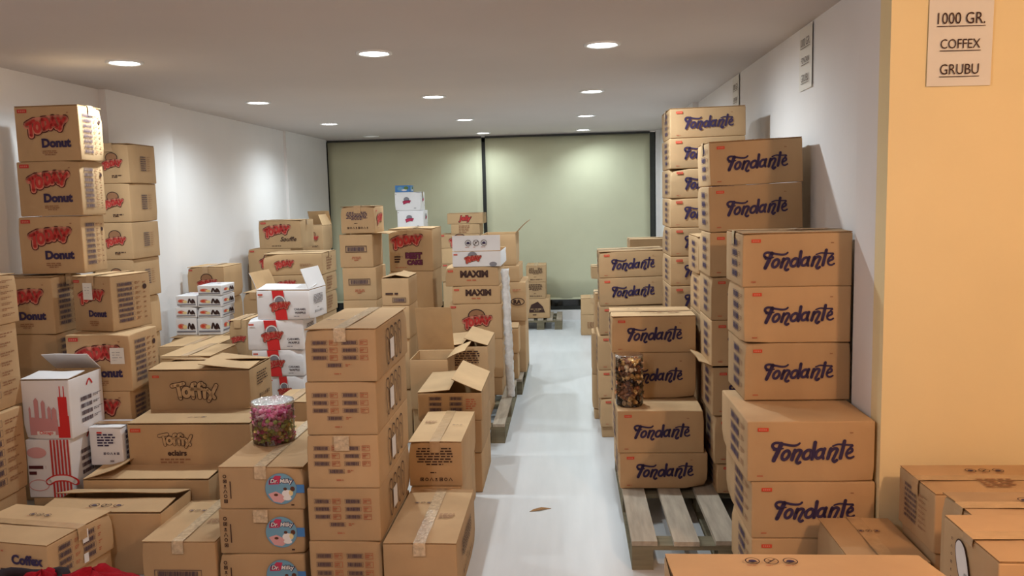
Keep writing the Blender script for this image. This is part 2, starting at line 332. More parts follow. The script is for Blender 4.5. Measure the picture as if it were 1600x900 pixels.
        y = H*(0.26-0.145*3); p_bar(p, -0.20, y-H*0.042, 0.02, y+H*0.042, INK_BAR, 18); p_lines(p, 0.06, y-H*0.03, 0.16, y+H*0.03, 2, INK_FRED, 9); p_lines(p, -0.1, -H*0.36, 0.12, -H*0.32, 1, INK_FRED)
    elif name == 'nside':         # row of outlined sundae cups and a white price label
        for i in range(4):
            x = -0.18+i*0.13; p.stroke([(x-0.05, H*0.02), (x-0.02, H*0.34), (x+0.045, H*0.30), (x+0.05, H*0.0), (x+0.03, -H*0.30), (x-0.02, -H*0.32), (x-0.05, H*0.02)], 0.010, INK_DARK, sub=4); p.stroke([(x-0.02, H*0.2), (x+0.02, H*0.1), (x-0.01, -H*0.1)], 0.008, INK_DARK)
        p.rect(-0.12, -H*0.28, 0.0, H*0.12, INK_WHITE, 1); p.part('price_label', len(p.F)-1); p_lines(p, -0.10, -H*0.22, -0.02, H*0.05, 5, INK_TAG, 4)
    elif name == 'bigbar': p_bar(p, -0.34, -H*0.24, 0.3, -H*0.02, INK_BAR, 30); p_lines(p, -0.3, -H*0.42, 0.2, -H*0.36, 1, INK_FRED)
    elif name == 'bigbar2':
        for i in range(2): p_bar(p, -0.40, H*(0.14-0.40*i), 0.06, H*(0.38-0.40*i), INK_BAR, 26); p.frame(0.10, H*(0.16-0.40*i), 0.2, H*(0.36-0.40*i), 0.006, INK_FRED)
    elif name == 'bar4':
        for c in (0, 1):
            for i in range(3): x = -0.32+c*0.32; y = H*(0.30-0.2*i); p_bar(p, x, y-H*0.07, x+0.2, y+H*0.07, INK_BAR, 14)
        p_lines(p, 0.25, -H*0.1, 0.42, H*0.3, 5, INK_FRED, 3)
    elif name == 'txt': p_lines(p, -0.36, -H*0.02, 0.34, H*0.40, 7, INK_DARK, 4, 0.5, True); p_lines(p, -0.1, -H*0.2, 0.15, -H*0.16, 1, INK_DARK); p_symbols(p, -0.3, -H*0.40, 0.32, -H*0.27, 7, INK_DARK)
    elif name == 'txtred': p_lines(p, -0.34, H*0.0, 0.30, H*0.32, 6, INK_NAVY, 4, 0.55, True); p_lines(p, -0.1, -H*0.14, 0.12, -H*0.1, 1, INK_DARK); p_symbols(p, -0.32, -H*0.36, 0.32, -H*0.22, 8, INK_DARK)
    elif name == 'onebar': p_bar(p, -0.30, -H*0.02, 0.30, H*0.14, INK_BAR, 22); p.frame(-0.32, -H*0.04, 0.32, H*0.16, 0.012, INK_DARK); p_lines(p, -0.15, -H*0.3, 0.15, -H*0.16, 3, INK_FRED, 3, center=True)
    elif name == 'qbox': p_bar(p, -0.1, -H*0.36, 0.36, -H*0.22, INK_BAR, 20); p.frame(-0.12, -H*0.38, 0.38, -H*0.20, 0.012, INK_DARK); p_lines(p, -0.36, -H*0.12, 0.36, H*0.0, 1, INK_DARK, 6)
    elif name == 'rows8':
        for i in range(7): y = H*(0.38-0.115*i); p_bar(p, -0.40, y-H*0.04, 0.06, y+H*0.04, INK_BAR, 12); p_lines(p, 0.12, y-H*0.03, 0.40, y+H*0.03, 2, INK_FAINT, i)
    elif name == 'icons': p_icons(p, 0.5)
    elif name == 'torn': p.poly([(-0.5, -0.08), (-0.2, 0.05), (0.1, -0.02), (0.5, 0.12), (0.3, -0.1), (-0.1, -0.16)], INK_DARK)
    elif name == 'iconsbox': 
        p_icons(p, 0.8); 
    elif name == 'boxmark': p.frame(-0.4, -0.1, -0.12, 0.1, 0.012, INK_FAINT); p_lines(p, -0.06, -0.1, 0.12, 0.1, 4, INK_FAINT, 3); p_lines(p, 0.16, -0.1, 0.44, 0.1, 4, INK_FAINT, 5)
    elif name == 'lines': p_lines(p, -0.45, -0.28, 0.45, 0.28, 5, INK_FAINT, 7)
    elif name == 'toffside': p_lines(p, -0.2, H*0.02, 0.34, H*0.36, 5, INK_DARK, 7, 0.4); p_symbols(p, -0.15, -H*0.32, 0.35, -H*0.18, 6, INK_DARK)
    elif name == 'milkleft': p_symbols(p, -0.42, -H*0.38, -0.36, H*0.38, 6, INK_DARK); p_lines(p, -0.33, -H*0.2, -0.31, H*0.25, 1, INK_DARK)
    elif name == 'milk':
        p_symbols(p, -0.45, -H*0.36, -0.39, H*0.36, 6, INK_DARK); p.rect(-0.365, -H*0.24, -0.353, H*0.18, INK_DARK); p.part('printed_symbols', len(p.F)-1)
        R = 0.185; cx = 0.23; p.rect(cx+0.1, -H*0.10, 0.50, H*0.10, INK_BLUE, 0); p.ell(cx, 0, R, R, INK_GREY, 0, 32); p.ell(cx, 0, R*0.97, R*0.97, INK_SKY, 1, 32)
        p.poly([(cx-0.15, -0.06), (cx-0.06, -0.03), (cx+0.02, -0.07), (cx+0.06, -0.12), (cx, -0.165), (cx-0.09, -0.15)], INK_PINK, 2); p.ell(cx-0.06, -0.07, 0.025, 0.016, INK_BROWN, 3, 10)
        p.ell(cx+0.07, -0.055, 0.06, 0.045, INK_WHITE, 3); p.ell(cx+0.115, -0.045, 0.025, 0.035, INK_CREAM, 4, 10); p.ell(cx+0.05, 0.0, 0.022, 0.018, INK_BROWN, 4, 10); p.ell(cx+0.135, 0.0, 0.028, 0.03, INK_BROWN, 4, 10)
        p.ell(cx+0.07, -0.11, 0.05, 0.026, INK_WHITE, 4, 10); p.poly([(cx-0.14, 0.05), (cx-0.02, 0.055), (cx+0.01, 0.15), (cx-0.06, 0.155), (cx-0.09, 0.12), (cx-0.135, 0.10)], INK_ROSE, 2)
        p.text('Dr. Milky', cx+0.01, 0.085, 0.27, INK_NAVY, 3, bold=0.09, shear=0.2); p.text('Dr. Milky', cx+0.01, 0.085, 0.255, INK_WHITE, 4, bold=0.02, shear=0.2)
        p_lines(p, cx+0.02, 0.022, cx+0.13, 0.05, 1, INK_WHITE, 4, 0.9); p_lines(p, 0.34, -H*0.42, 0.42, -H*0.36, 1, INK_DARK)
    elif name == 'maxim': p.text('MAXIM', 0.04, H*0.14, 0.5, INK_DARK, 0, bold=0.06); p_tag(p, -0.4, H*0.3, 0.1); p_lines(p, -0.1, -H*0.25, 0.3, -H*0.12, 1, INK_FRED, 3)
    elif name == 'jelly': p.text('Jelly', 0.0, 0, 0.34, INK_MAROON, 0, bold=0.08, shear=0.2); p.text('Jelly', 0.0, 0, 0.32, INK_RED, 1, bold=0.03, shear=0.2)
    elif name == 'oval': p.stroke(oval(0.18, H*0.0, 0.24, 0.13), 0.03, INK_DARK, 0, True); p.text('RA', 0.16, 0.0, 0.26, INK_DARK, 0, bold=0.05); p_lines(p, 0.0, H*0.26, 0.4, H*0.32, 2, INK_FRED)
    elif name == 'star':
        p.poly([(-0.32, -H*0.2), (0.32, -H*0.2), (0.24, H*0.1), (0.05, H*0.36), (-0.2, H*0.2)], INK_DARK)
        p_lines(p, -0.26, -H*0.16, 0.26, H*0.02, 2, CARD, 3, 0.6, True)
        p_lines(p, -0.15, -H*0.36, 0.2, -H*0.28, 1, INK_DARK)
    elif name == 'whitetoday': p.ell(-0.08, H*0.2, 0.10, 0.09, INK_GREY); p_today(p, -0.08, -H*0.02, 0.36, 1); p.ell(0.34, -H*0.34, 0.08, 0.05, INK_GREY, 0, 10); p_tag(p, -0.43, H*0.3, 0.08)
    elif name == 'whitesm': p.ell(-0.04, H*0.12, 0.11, 0.09, INK_GREY); p_today(p, -0.04, -H*0.04, 0.32, 1, fill=INK_ROSE, outl=INK_PURPLE, halo=INK_ROSE); p_lines(p, 0.24, -H*0.4, 0.44, -H*0.34, 1, INK_GREY); p_tag(p, -0.45, H*0.4, 0.05, INK_GREY)
    elif name == 'skyline':
        b = -H*0.42
        p.poly([(-0.34, b), (0.22, b), (0.22, -H*0.16), (-0.34, -H*0.12)], INK_PINKD)
        for x, t, w in ((-0.34, .02, .04), (-0.2, .16, .09), (-0.06, .12, .08), (0.06, .02, .07), (0.16, 0.0, .1)): p.rect(x-w/2, b, x+w/2, H*t, INK_PINKD, 1); p.poly([(x-w/2, H*t), (x+w/2, H*t), (x, H*(t+0.05))], INK_PINKD, 1)
        p.poly([(0.22, b-H*0.05), (0.46, b-H*0.05), (0.46, -H*0.1), (0.44, -H*0.1), (0.44, H*0.22), (0.26, H*0.22), (0.26, -H*0.28), (0.22, -H*0.28)], INK_RIB, 1)
        for x in (0.30, 0.38): p.rect(x, H*0.22, x+0.02, H*0.40, INK_RIB, 1)
        p.rect(-0.22, -H*0.42, 0.16, -H*0.36, INK_WHITE, 2); p.text('Chicago', -0.03, -H*0.39, 0.28, INK_RIB, 3, bold=0.03)
    elif name == 'whiteside':
        for i in range(4): y = H*(0.10-0.12*i); p_bar(p, -0.2, y-H*0.035, 0.12, y+H*0.035, INK_BAR, 10, False); p_lines(p, 0.16, y-H*0.02, 0.42, y+H*0.03, 2, INK_GREY, i)
        p.stroke([(0.0, H*0.32), (0.08, H*0.40), (0.16, H*0.32)], 0.03, INK_RIB)
    elif name == 'stripes':
        for i in range(6): p.rect(0.06+i*0.075, -H*0.5, 0.06+i*0.075+0.042, H*0.5, INK_RED)
        p.stroke([(-0.02, -H*0.22), (0.14, -H*0.16), (0.40, -H*0.16), (0.58, -H*0.22)], 0.16, INK_RIB, 1); p.stroke([(-0.02, -H*0.22), (0.14, -H*0.16), (0.40, -H*0.16), (0.56, -H*0.22)], 0.10, INK_WHITE, 2); p_lines(p, 0.1, -H*0.22, 0.46, -H*0.12, 2, INK_MAROON, 3)
        p.ell(-0.25, H*0.28, 0.22, 0.12, INK_PINK); p.stroke(oval(-0.25, -H*0.28, 0.22, 0.12), 0.02, INK_PINK, 1, True); p_lines(p, -0.45, -H*0.12, -0.06, H*0.08, 2, INK_MAROON, 2)
    elif name == 'whitetxt': p_lines(p, -0.25, H*0.0, 0.36, H*0.36, 5, INK_NAVY, 3, 0.55); p_lines(p, -0.25, H*0.34, 0.1, H*0.42, 1, INK_RIB); p_symbols(p, -0.1, -H*0.26, 0.4, -H*0.1, 5, INK_NAVY); p_lines(p, 0.1, -H*0.42, 0.36, -H*0.34, 1, INK_GREY)
    elif name == 'whiterows':
        for i in range(6): y = H*(0.36-0.14*i); p_bar(p, -0.3, y-H*0.045, 0.3, y+H*0.045, INK_NAVY, 8, False)
    elif name == 'waffle':
        p.poly([(-0.14, -H*0.5), (0.08, -H*0.5), (0.02, H*0.5), (-0.20, H*0.5)], INK_RIB, 0)
        p.ell(-0.06, H*0.12, 0.12, 0.115, INK_GREY, 1); p_ring(p, -0.06, H*0.12, 0.10, 0.02, INK_WHITE, 2); p_today(p, -0.06, -H*0.05, 0.40, 3)
        p.text('CARAMEL', 0.32, -H*0.14, 0.22, INK_DARK, 0, bold=0.03); p.text('WAFFLE', 0.32, -H*0.26, 0.20, INK_DARK, 0, bold=0.03); p_lines(p, 0.2, -H*0.4, 0.42, -H*0.36, 1, INK_GREY); p_tag(p, -0.42, H*0.36, 0.09)
    elif name == 'smallw':
        p.rect(-0.44, -H*0.34, 0.44, -H*0.24, INK_GREY, 0); p.ell(-0.22, 0.02, 0.17, H*0.16, INK_HALO, 0); p.ell(-0.26, 0.02, 0.08, H*0.10, INK_TAG, 1); p.ell(-0.05, -0.01, 0.10, H*0.12, INK_CREAM, 1)
        p.stroke([(0.10, -H*0.1), (0.16, H*0.2), (0.24, -H*0.08), (0.32, H*0.16), (0.40, -H*0.12)], 0.07, INK_DARK, 0); p.ell(0.28, -H*0.06, 0.10, H*0.12, INK_DARK, 0, 12)
    elif name == 'smalltop': p_lines(p, -0.4, -0.3, 0.4, 0.3, 3, INK_NAVY, 3, 0.4); p.ell(0.1, 0.1, 0.12, 0.1, INK_PINK)
    elif name == 'blue': p.rect(-0.5, -H*0.5, 0.5, H*0.5, INK_BLUE); p.ell(-0.15, 0.0, 0.2, H*0.3, INK_SKY, 1); p.ell(0.25, H*0.1, 0.16, H*0.25, INK_GREEN, 1); p.ell(0.1, -H*0.2, 0.2, H*0.15, INK_WHITE, 1)
    elif name == 'spoon':   # face seen from the left: white spoon with dark outline and a red capsule handle
        sp = [(-0.36, 0.34), (-0.30, 0.38), (-0.22, 0.34), (-0.16, 0.22), (-0.12, 0.08), (-0.10, -0.02), (-0.16, -0.10), (-0.22, -0.10), (-0.29, -0.02), (-0.35, 0.12), (-0.38, 0.26)]
        p.stroke([(x, y*H) for x, y in sp], 0.03, INK_DARK, 0, True); p.poly([(x, y*H) for x, y in catmull(sp, True, 4)], INK_WHITE, 1)
        p.stroke([(-0.15, 0.02*H), (0.12, -0.16*H)], 0.095, INK_DARK, 0); p.stroke([(-0.17, 0.03*H), (0.12, -0.16*H)], 0.075, INK_WHITE, 1)
        p.stroke([(0.14, -0.17*H), (0.36, -0.31*H)], 0.20, INK_MAROON, 2); p.stroke([(0.14, -0.17*H), (0.36, -0.31*H)], 0.17, INK_RED, 3); p.text('Coffex', 0.24, -0.24*H, 0.28, INK_CREAM, 4, bold=0.04); p_symbols(p, -0.48, -0.35*H, -0.44, 0.38*H, 8, INK_DARK)
    elif name == 'note': p.rect(-0.5, -H*0.5, 0.5, H*0.5, PAPER); p_lines(p, -0.35, -H*0.35, 0.35, H*0.3, 4, INK_GREY, 4, 0.2)
    _designs[key] = p.meshes(name)
    return _designs[key]
# ---------------------------------------------------------------- the room
TH = 0.12
struct('floor', [(XL-TH, 4.2, -3.0, YB+0.3, -0.1, 0.0)], FLOORM)
struct('ceiling', [(XL-TH, 4.2, -3.0, YB+0.3, ZC, ZC+0.1)], CEILM)
wl = struct('wall_left', [(XL-TH, XL, -3.0, YB+0.3, 0, ZC)], WALLW)
boxes('pilaster', [(XL, XL+0.05, 5.38, 6.28, 0, ZC)], WALLW, wl)
boxes('pilaster', [(XL, XL+0.03, 8.95, YB, 0, ZC)], WALLW, wl)
wr = struct('wall_right', [(XR, XR+TH, YO+0.10, YB+0.3, 0, ZC)], WALLW)
boxes('pilaster', [(XP, XR, YO+0.10, 3.26, 0, ZC)], WALLW, wr)
boxes('pilaster', [(XR-0.05, XR, 7.4, 8.0, 0, ZC)], WALLW, wr)
struct('wall_orange', [(XP, 4.2, YO, YO+0.10, 0, ZC)], ORANGE)
struct('wall_front_right', [(4.1, 4.2, -3.0, YO, 0, ZC)], ORANGE)
struct('wall_rear', [(XL-TH, 4.2, -3.1, -3.0, 0, ZC)], WALLW)
# far end: a shop window with a low kerb, dark frame, night outside, two roller blinds in front
struct('wall_back', [(XL, XR, YB+0.02, YB+0.12, 0, 0.125), (1.10, XR, YB-0.02, YB+0.2, 0, ZC), (XL, XR, YB+0.02, YB+0.2, 2.36, ZC)], WALLW)
w1 = struct('window_1', [(XL, XR, YB+0.10, YB+0.14, 0.125, 0.17), (XL, XR, YB+0.10, YB+0.14, 2.30, 2.37), (XL, XL+0.05, YB+0.10, YB+0.14, 0.15, 2.35), (-1.10, -1.04, YB+0.10, YB+0.14, 0.15, 2.35), (1.03, 1.09, YB+0.03, YB+0.10, 0.13, 2.35)], DARKM)
boxes('pane', [(XL, -1.1, YB+0.115, YB+0.125, 0.15, 2.35)], GLASSD, w1)
boxes('pane', [(-1.04, 1.06, YB+0.115, YB+0.125, 0.15, 2.35)], GLASSD, w1)
def blind(x0, x1, label):
    t = obj('roller_blind', None, loc=((x0+x1)/2, YB+0.03, 0.28)); w = x1-x0; h = 2.075
    n = 24; V = []; F = []
    for j in range(9):
        for i in range(n+1):
            u = i/n; z = h*j/8; V.append((-w/2+w*u, 0.006*math.sin(u*9+j*0.3)+0.004*math.sin(u*23), z))
    for j in range(8):
        for i in range(n): a = j*(n+1)+i; F.append((a, a+1, a+n+2, a+n+1))
    f = obj('blind_fabric', mesh('blind_fabric', V, F, [BLIND], smooth=True), t)
    md = f.modifiers.new('thick', 'SOLIDIFY'); md.thickness = 0.002
    boxes('bottom_bar', [(-w/2, w/2, -0.008, 0.008, -0.012, 0.012)], BLIND, t)
    boxes('roller_tube', [(-w/2, w/2, -0.02, 0.03, h-0.01, h+0.015)], DARKM, t)
    tag(t, label, 'blind', 'roller blinds over the far window')
blind(-3.085, -1.09, 'cream roller blind on the left, behind the far white cartons')
blind(-1.045, 1.028, 'cream roller blind on the right, at the end of the aisle')

# ---------------------------------------------------------------- ceiling downlights with their light
def downlight(x, y, label, lens, watts, colr, group, size=1.75, off=False, rad=0.085, tilt=0.0):
    t = obj('downlight', None, loc=(x, y, ZC)); 
    V, F = lathe([(rad+0.012, 0.0), (rad+0.012, -0.006), (rad, -0.010), (rad-0.012, -0.004), (rad-0.012, 0.0)], 36); obj('trim_ring', mesh('trim_ring', V, F, [TRIMW], smooth=True), t)
    V, F = disc_vf(rad-0.012, -0.0035, 36, True); obj('lens', mesh('lens', V, F, [lens]), t)
    tag(t, label, 'downlight', group)
    if not off:
        ld = bpy.data.lights.new('downlight_beam', 'SPOT'); ld.energy = watts; ld.color = colr; ld.spot_size = size; ld.spot_blend = 1.0; ld.shadow_soft_size = 0.03
        lo = bpy.data.objects.new('downlight_beam', ld); COL.objects.link(lo); lo.parent = t; lo.location = (0, 0, -0.03); lo.rotation_euler = (0, -tilt, 0)
ROWN = ['front', 'second', 'third', 'farthest']; COLN = ['left', 'middle', 'right']
for r, y in enumerate((4.42, 6.36, 8.28, 10.05)):
    for c, x in enumerate((-2.40, -1.02, 0.19)):
        off = (r == 3 and c == 0)
        downlight(x, y, f'round recessed downlight, {COLN[c]} one of the {ROWN[r]} ceiling row' if not off else 'dim round recessed downlight, left one of the farthest ceiling row', LENS_OFF if off else LENS, STORE_W*(0.5 if r == 3 else 1.0), STORE_C, 'storeroom downlights', 2.74, off, tilt=0.24 if c == 2 else 0.0)
def opal_lamp(x, y, watts, colr, label, lens):
    t = obj('ceiling_lamp', None, loc=(x, y, ZC)); tag(t, label, 'ceiling lamp', 'front room ceiling lamps')
    V, F = lathe([(0.0, 0.0), (0.13, 0.0), (0.13, -0.02), (0.12, -0.025)], 32); obj('base_plate', mesh('base_plate', V, F, [TRIMW], smooth=True), t)
    V, F = lathe([(0.12, -0.025), (0.115, -0.05), (0.085, -0.08), (0.04, -0.095), (0.0, -0.10)], 32); obj('opal_dome', mesh('opal_dome', V, F, [lens], smooth=True), t)
    ld = bpy.data.lights.new('lamp_light', 'POINT'); ld.energy = watts; ld.color = colr; ld.shadow_soft_size = 0.05
    lo = bpy.data.objects.new('lamp_light', ld); COL.objects.link(lo); lo.parent = t; lo.location = (0, 0, -0.16)
opal_lamp(1.50, 0.75, FRONT_W, WARM_C, 'warm ceiling lamp in the front room on the orange wall side', LENS_WARM)
opal_lamp(-1.10, 1.00, FRONT_W*0.42, NEUT_C, 'neutral ceiling lamp in the front room on the left side', LENS_WARM)

# ---------------------------------------------------------------- paper signs
def sign(loc, rotz, lines, label, tilt=0.0):
    t = obj('paper_sign', None, loc=loc, rot=(0, tilt, rotz)); n = 8; V = []; F = []
    w, h = 0.21, 0.297
    for j in range(n+1):
        for i in range(5): V.append((-w/2+w*i/4, -0.004-0.006*(abs(i-2)/2)**2*(j/n if False else 1)*0.5, -h/2+h*j/n))
    for j in range(n):
        for i in range(4): a = j*5+i; F.append((a, a+1, a+6, a+5))
    obj('sheet', mesh('sheet', V, F, [PAPER], smooth=True), t)
    p = Print()
    for k, s in enumerate(lines):
        wd_ = (0.155, 0.13, 0.127)[k]; cy = 0.075-k*0.084
        hh = p.text(s, 0, cy, wd_, INK_DARK, 0, bold=0.0, sy=1.25); p.rect(-wd_/2-0.002, cy-hh/2-0.0085, wd_/2+0.002, cy-hh/2-0.006, INK_DARK, 0)
    obj('printed_words', p.mesh('printed_words'), t, loc=(0, -0.0105, 0)); tag(t, label, 'sign', 'paper signs taped to the walls')
sign((1.330, YO-0.001, 2.085), 0, ['1000 GR.', 'COFFEX', 'GRUBU'], 'white paper sign with three underlined words on the orange wall', 0.01)
sign((XR-0.001, 4.10, 2.225), -math.pi/2, ['1000 GR.', 'FONDAN', 'GRUBU'], 'white paper sign on the white wall, nearer one above the leaning tower')
sign((XR-0.001, 5.75, 2.225), -math.pi/2, ['1000 GR.', 'FONDAN', 'GRUBU'], 'white paper sign on the white wall, farther one above the tallest tower')

# ---------------------------------------------------------------- pallets
_pm = {}
def slat(w, l, h, m):
    k = (round(w, 3), round(l, 3), round(h, 3), m.name)
    if k not in _pm:
        v, f = box_vf(-w/2, w/2, -l/2, l/2, 0, h); _pm[k] = mesh('slat', v, f, [m])
    return _pm[k]
def pallet(x0, x1, y0, y1, label, n=5, rz=0.0):
    w = x1-x0; l = y1-y0; t = obj('wooden_pallet', None, loc=((x0+x1)/2, (y0+y1)/2, 0), rot=(0, 0, rz)); bw = min(0.13, w/n*0.66)
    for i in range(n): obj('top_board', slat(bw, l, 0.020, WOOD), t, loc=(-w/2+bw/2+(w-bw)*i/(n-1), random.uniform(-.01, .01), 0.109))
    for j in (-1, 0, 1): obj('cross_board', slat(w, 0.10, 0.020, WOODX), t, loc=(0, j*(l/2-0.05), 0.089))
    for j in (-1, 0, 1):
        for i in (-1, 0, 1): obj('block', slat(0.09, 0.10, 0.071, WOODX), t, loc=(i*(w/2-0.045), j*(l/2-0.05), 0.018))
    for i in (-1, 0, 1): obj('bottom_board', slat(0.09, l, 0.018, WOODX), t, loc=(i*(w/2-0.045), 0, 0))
    tag(t, label, 'pallet', 'wooden pallets')
pallet(0.245, 1.06, 3.375, 4.68, 'weathered grey pallet with bare boards in front of the script-lettered stack', 5)
pallet(-1.03, -0.44, 5.19, 6.46, 'wooden pallet under the film-edged stack by the aisle', 5)
pallet(-1.0, -0.40, 6.5, 7.7, 'wooden pallet under the cartons behind the film-edged stack', 5)
pallet(-0.62, -0.10, 9.74, 10.36, 'dark wooden pallet at the end of the aisle below the blind', 5)

# ---------------------------------------------------------------- cartons
def carton_mesh(w, d, h, m, seed, opened=False):
    r = random.Random(seed); R = min(0.006, h*0.06); nz = Vector((seed*1.37, seed*0.71, seed*2.3))
    def ax(a): return [-a, -a+R*0.4, -a+R, -a*0.5, 0.0, a*0.5, a-R, a-R*0.4, a]
    A = (ax(w/2), ax(d/2), ax(h/2)); half = (w/2, d/2, h/2); V = []; F = []; idx = {}
    crush = [(Vector((r.choice((-1, 1))*w/2, r.choice((-1, 1))*d/2, r.choice((-1, 1, 1))*h/2)), r.uniform(0.003, 0.010)) for _ in range(2)]
    amp = min(w, d, h)*0.010
    def vert(q):
        k = tuple(round(c, 5) for c in q)
        if k in idx: return idx[k]
        p = Vector(q); inn = Vector([max(-half[i]+R, min(half[i]-R, p[i])) for i in range(3)]); dl = p-inn
        o = inn+(dl.normalized()*R if dl.length > 1e-7 else dl)
        nin = sum(1 for i in range(3) if abs(abs(p[i])-half[i]) < 1e-6)
        if nin == 1:
            for i in range(3):
                if abs(abs(p[i])-half[i]) < 1e-6:
                    e = min([(half[j]-abs(p[j]))/half[j] for j in range(3) if j != i])
                    if e > 0.05: o[i] -= math.copysign(1, p[i])*amp*(0.5+0.5*noise.noise(p*5+nz))*min(1, e*1.6)
        if not opened or p.z < h/2-0.01:
            for c, a in crush:
                f = max(0, 1-(p-c).length/0.07)
                o -= Vector([math.copysign(1, c[i]) for i in range(3)])*a*f*f
        idx[k] = len(V); V.append((o.x, o.y, o.z+h/2)); return idx[k]
    for fx in range(3):
        i, j = [(1, 2), (0, 2), (0, 1)][fx]
        for sg in (-1, 1):
            if opened and fx == 2 and sg == 1: continue
            for a in range(8):
                for b in range(8):
                    q = []
                    for (ii, jj) in ((a, b), (a+1, b), (a+1, b+1), (a, b+1)):
                        c = [0, 0, 0]; c[fx] = sg*half[fx]; c[i] = A[i][ii]; c[j] = A[j][jj]; q.append(vert(c))
                    if len(set(q)) < 4: continue
                    flip = (sg == -1) != (fx == 1)
                    F.append(tuple(reversed(q)) if flip else tuple(q))
    fm = [0]*len(F); sm = [True]*len(F)
    if opened:
        t = 0.006; o = len(V); zi = 0.012
        V += [(-w/2+t, -d/2+t, h-0.002), (w/2-t, -d/2+t, h-0.002), (w/2-t, d/2-t, h-0.002), (-w/2+t, d/2-t, h-0.002), (-w/2+t, -d/2+t, zi), (w/2-t, -d/2+t, zi), (w/2-t, d/2-t, zi), (-w/2+t, d/2-t, zi)]
        q = R*0.5
        V += [(-w/2+q, -d/2+q, h), (w/2-q, -d/2+q, h), (w/2-q, d/2-q, h), (-w/2+q, d/2-q, h)]
        nf = [(o+1, o, o+4, o+5), (o+2, o+1, o+5, o+6), (o+3, o+2, o+6, o+7), (o, o+3, o+7, o+4), (o+4, o+7, o+6, o+5)]
        for i in range(4): j = (i+1) % 4; nf.append((o+8+i, o+8+j, o+j, o+i))
        F += nf; fm += [1]*len(nf); sm += [False]*len(nf)
    me = mesh('carton_body', V, F, [m, CARD_IN], fm); me.polygons.foreach_set('use_smooth', sm); return me
def flap_mesh(w, l, m, seed, curl=0.0, ragged=0.0, raw=False):
    """plate hinged along x at y=0, running to +y, thickness 4 mm, lying flat"""
    r = random.Random(seed); n = 6; V = []; F = []; fm = []; t = 0.0035; nx = 10
    for s in (0, 1):
        for j in range(n+1):
            for i in range(nx+1):
                u = i/nx; v = j/n; ed = (r.uniform(-ragged, ragged) if (ragged and j == n and s == 0) else 0)
                if s == 1: ed = V[j*(nx+1)+i][1]-l*v
                V.append((-w/2+w*u, l*v+ed, curl*l*v*v+(0.0 if s == 0 else -t)+0.002*math.sin(u*7+seed)*v))
    S = (n+1)*(nx+1)
    for j in range(n):
        for i in range(nx):
            a = j*(nx+1)+i; F.append((a, a+1, a+nx+2, a+nx+1)); fm.append(0); F.append((S+a, S+a+nx+1, S+a+nx+2, S+a+1)); fm.append(1)
    for i in range(nx):
        a = n*(nx+1)+i; F.append((a, a+1, S+a+1, S+a)); fm.append(2); F.append((i+1, i, S+i, S+i+1)); fm.append(2)
    for j in range(n):
        a = j*(nx+1); F.append((a, a+nx+1, S+a+nx+1, S+a)); fm.append(2); a += nx; F.append((a+nx+1, a, S+a, S+a+nx+1)); fm.append(2)
    return mesh('lid_flap', V, F, [m, CARD_IN if (m is CARD or raw) else m, CARD_EDGE if m is CARD else m], fm)
def add_flap(t, side, ang, w, d, h, m, seed, length=None, curl=0.0, ragged=0.0, lift=0.0, raw=False):
    L = length or (d/2-0.001 if side in 'FB' else w/2-0.001); W = (w if side in 'FB' else d)-0.006
    base = {'F': ((0, -d/2+0.002, h), 0), 'B': ((0, d/2-0.002, h), math.pi), 'L': ((-w/2+0.002, 0, h), -math.pi/2), 'R': ((w/2-0.002, 0, h), math.pi/2)}[side]
    o = obj('lid_flap', flap_mesh(W, L, m, seed, curl, ragged, raw), t); a = math.radians(ang)
    o.matrix_local = Matrix.Translation((base[0][0], base[0][1], h+0.004+lift)) @ Matrix.Rotation(base[1], 4, 'Z') @ Matrix.Rotation(a, 4, 'X')
    return o
def add_tape(t, w, d, h, along_y, seed, crinkle=False, drop=0.05):
    r = random.Random(seed); tw = 0.048; L = d if along_y else w; drop = min(drop, h*0.3); n = 14; V = []; F = []
    prof = [(-L/2-0.0045, -drop), (-L/2-0.0045, -0.012), (-L/2-0.002, 0.004)]+[(-L/2+L*i/n, 0.0048) for i in range(1, n)]+[(L/2+0.002, 0.004), (L/2+0.0045, -0.012), (L/2+0.0045, -drop)]
    for k, (a, z) in enumerate(prof):
        for s in (-0.5, 0.5):
            V.append((s*tw, a, h+z+r.uniform(0, 0.0012)) if along_y else (a, -s*tw, h+z+r.uniform(0, 0.0012)))
    for k in range(len(prof)-1): F.append((2*k, 2*k+1, 2*k+3, 2*k+2))
    o = obj('packing_tape', mesh('packing_tape', V, F, [TAPE_CLEAR if crinkle else TAPE]), t)
    return o
def put(t, nm, name, face, w, d, h, sc=1.0, u=0.0, v=0.0, asp=None, lift=0.0):
    """print 'name' on a face; the face frame has width 1 and height asp"""
    fw = w if face in 'ft' else d
    fh = h if face != 't' else d
    ms = design(name, asp if asp else fh/fw)
    g = 0.0022+lift
    if face == 'f': loc, rot = (u*w, -d/2-g, h/2+v*h), (0, 0, 0)
    elif face == 'r': loc, rot = (w/2+g, u*d, h/2+v*h), (0, 0, math.pi/2)
    elif face == 'l': loc, rot = (-w/2-g, -u*d, h/2+v*h), (0, 0, -math.pi/2)
    else: loc, rot = (u*w, v*d, h+0.0058+lift), (-math.pi/2, 0, 0)
    k = fw*sc
    for pn, me in ms: obj(pn or nm, me, t, loc, rot, (k, k, k))
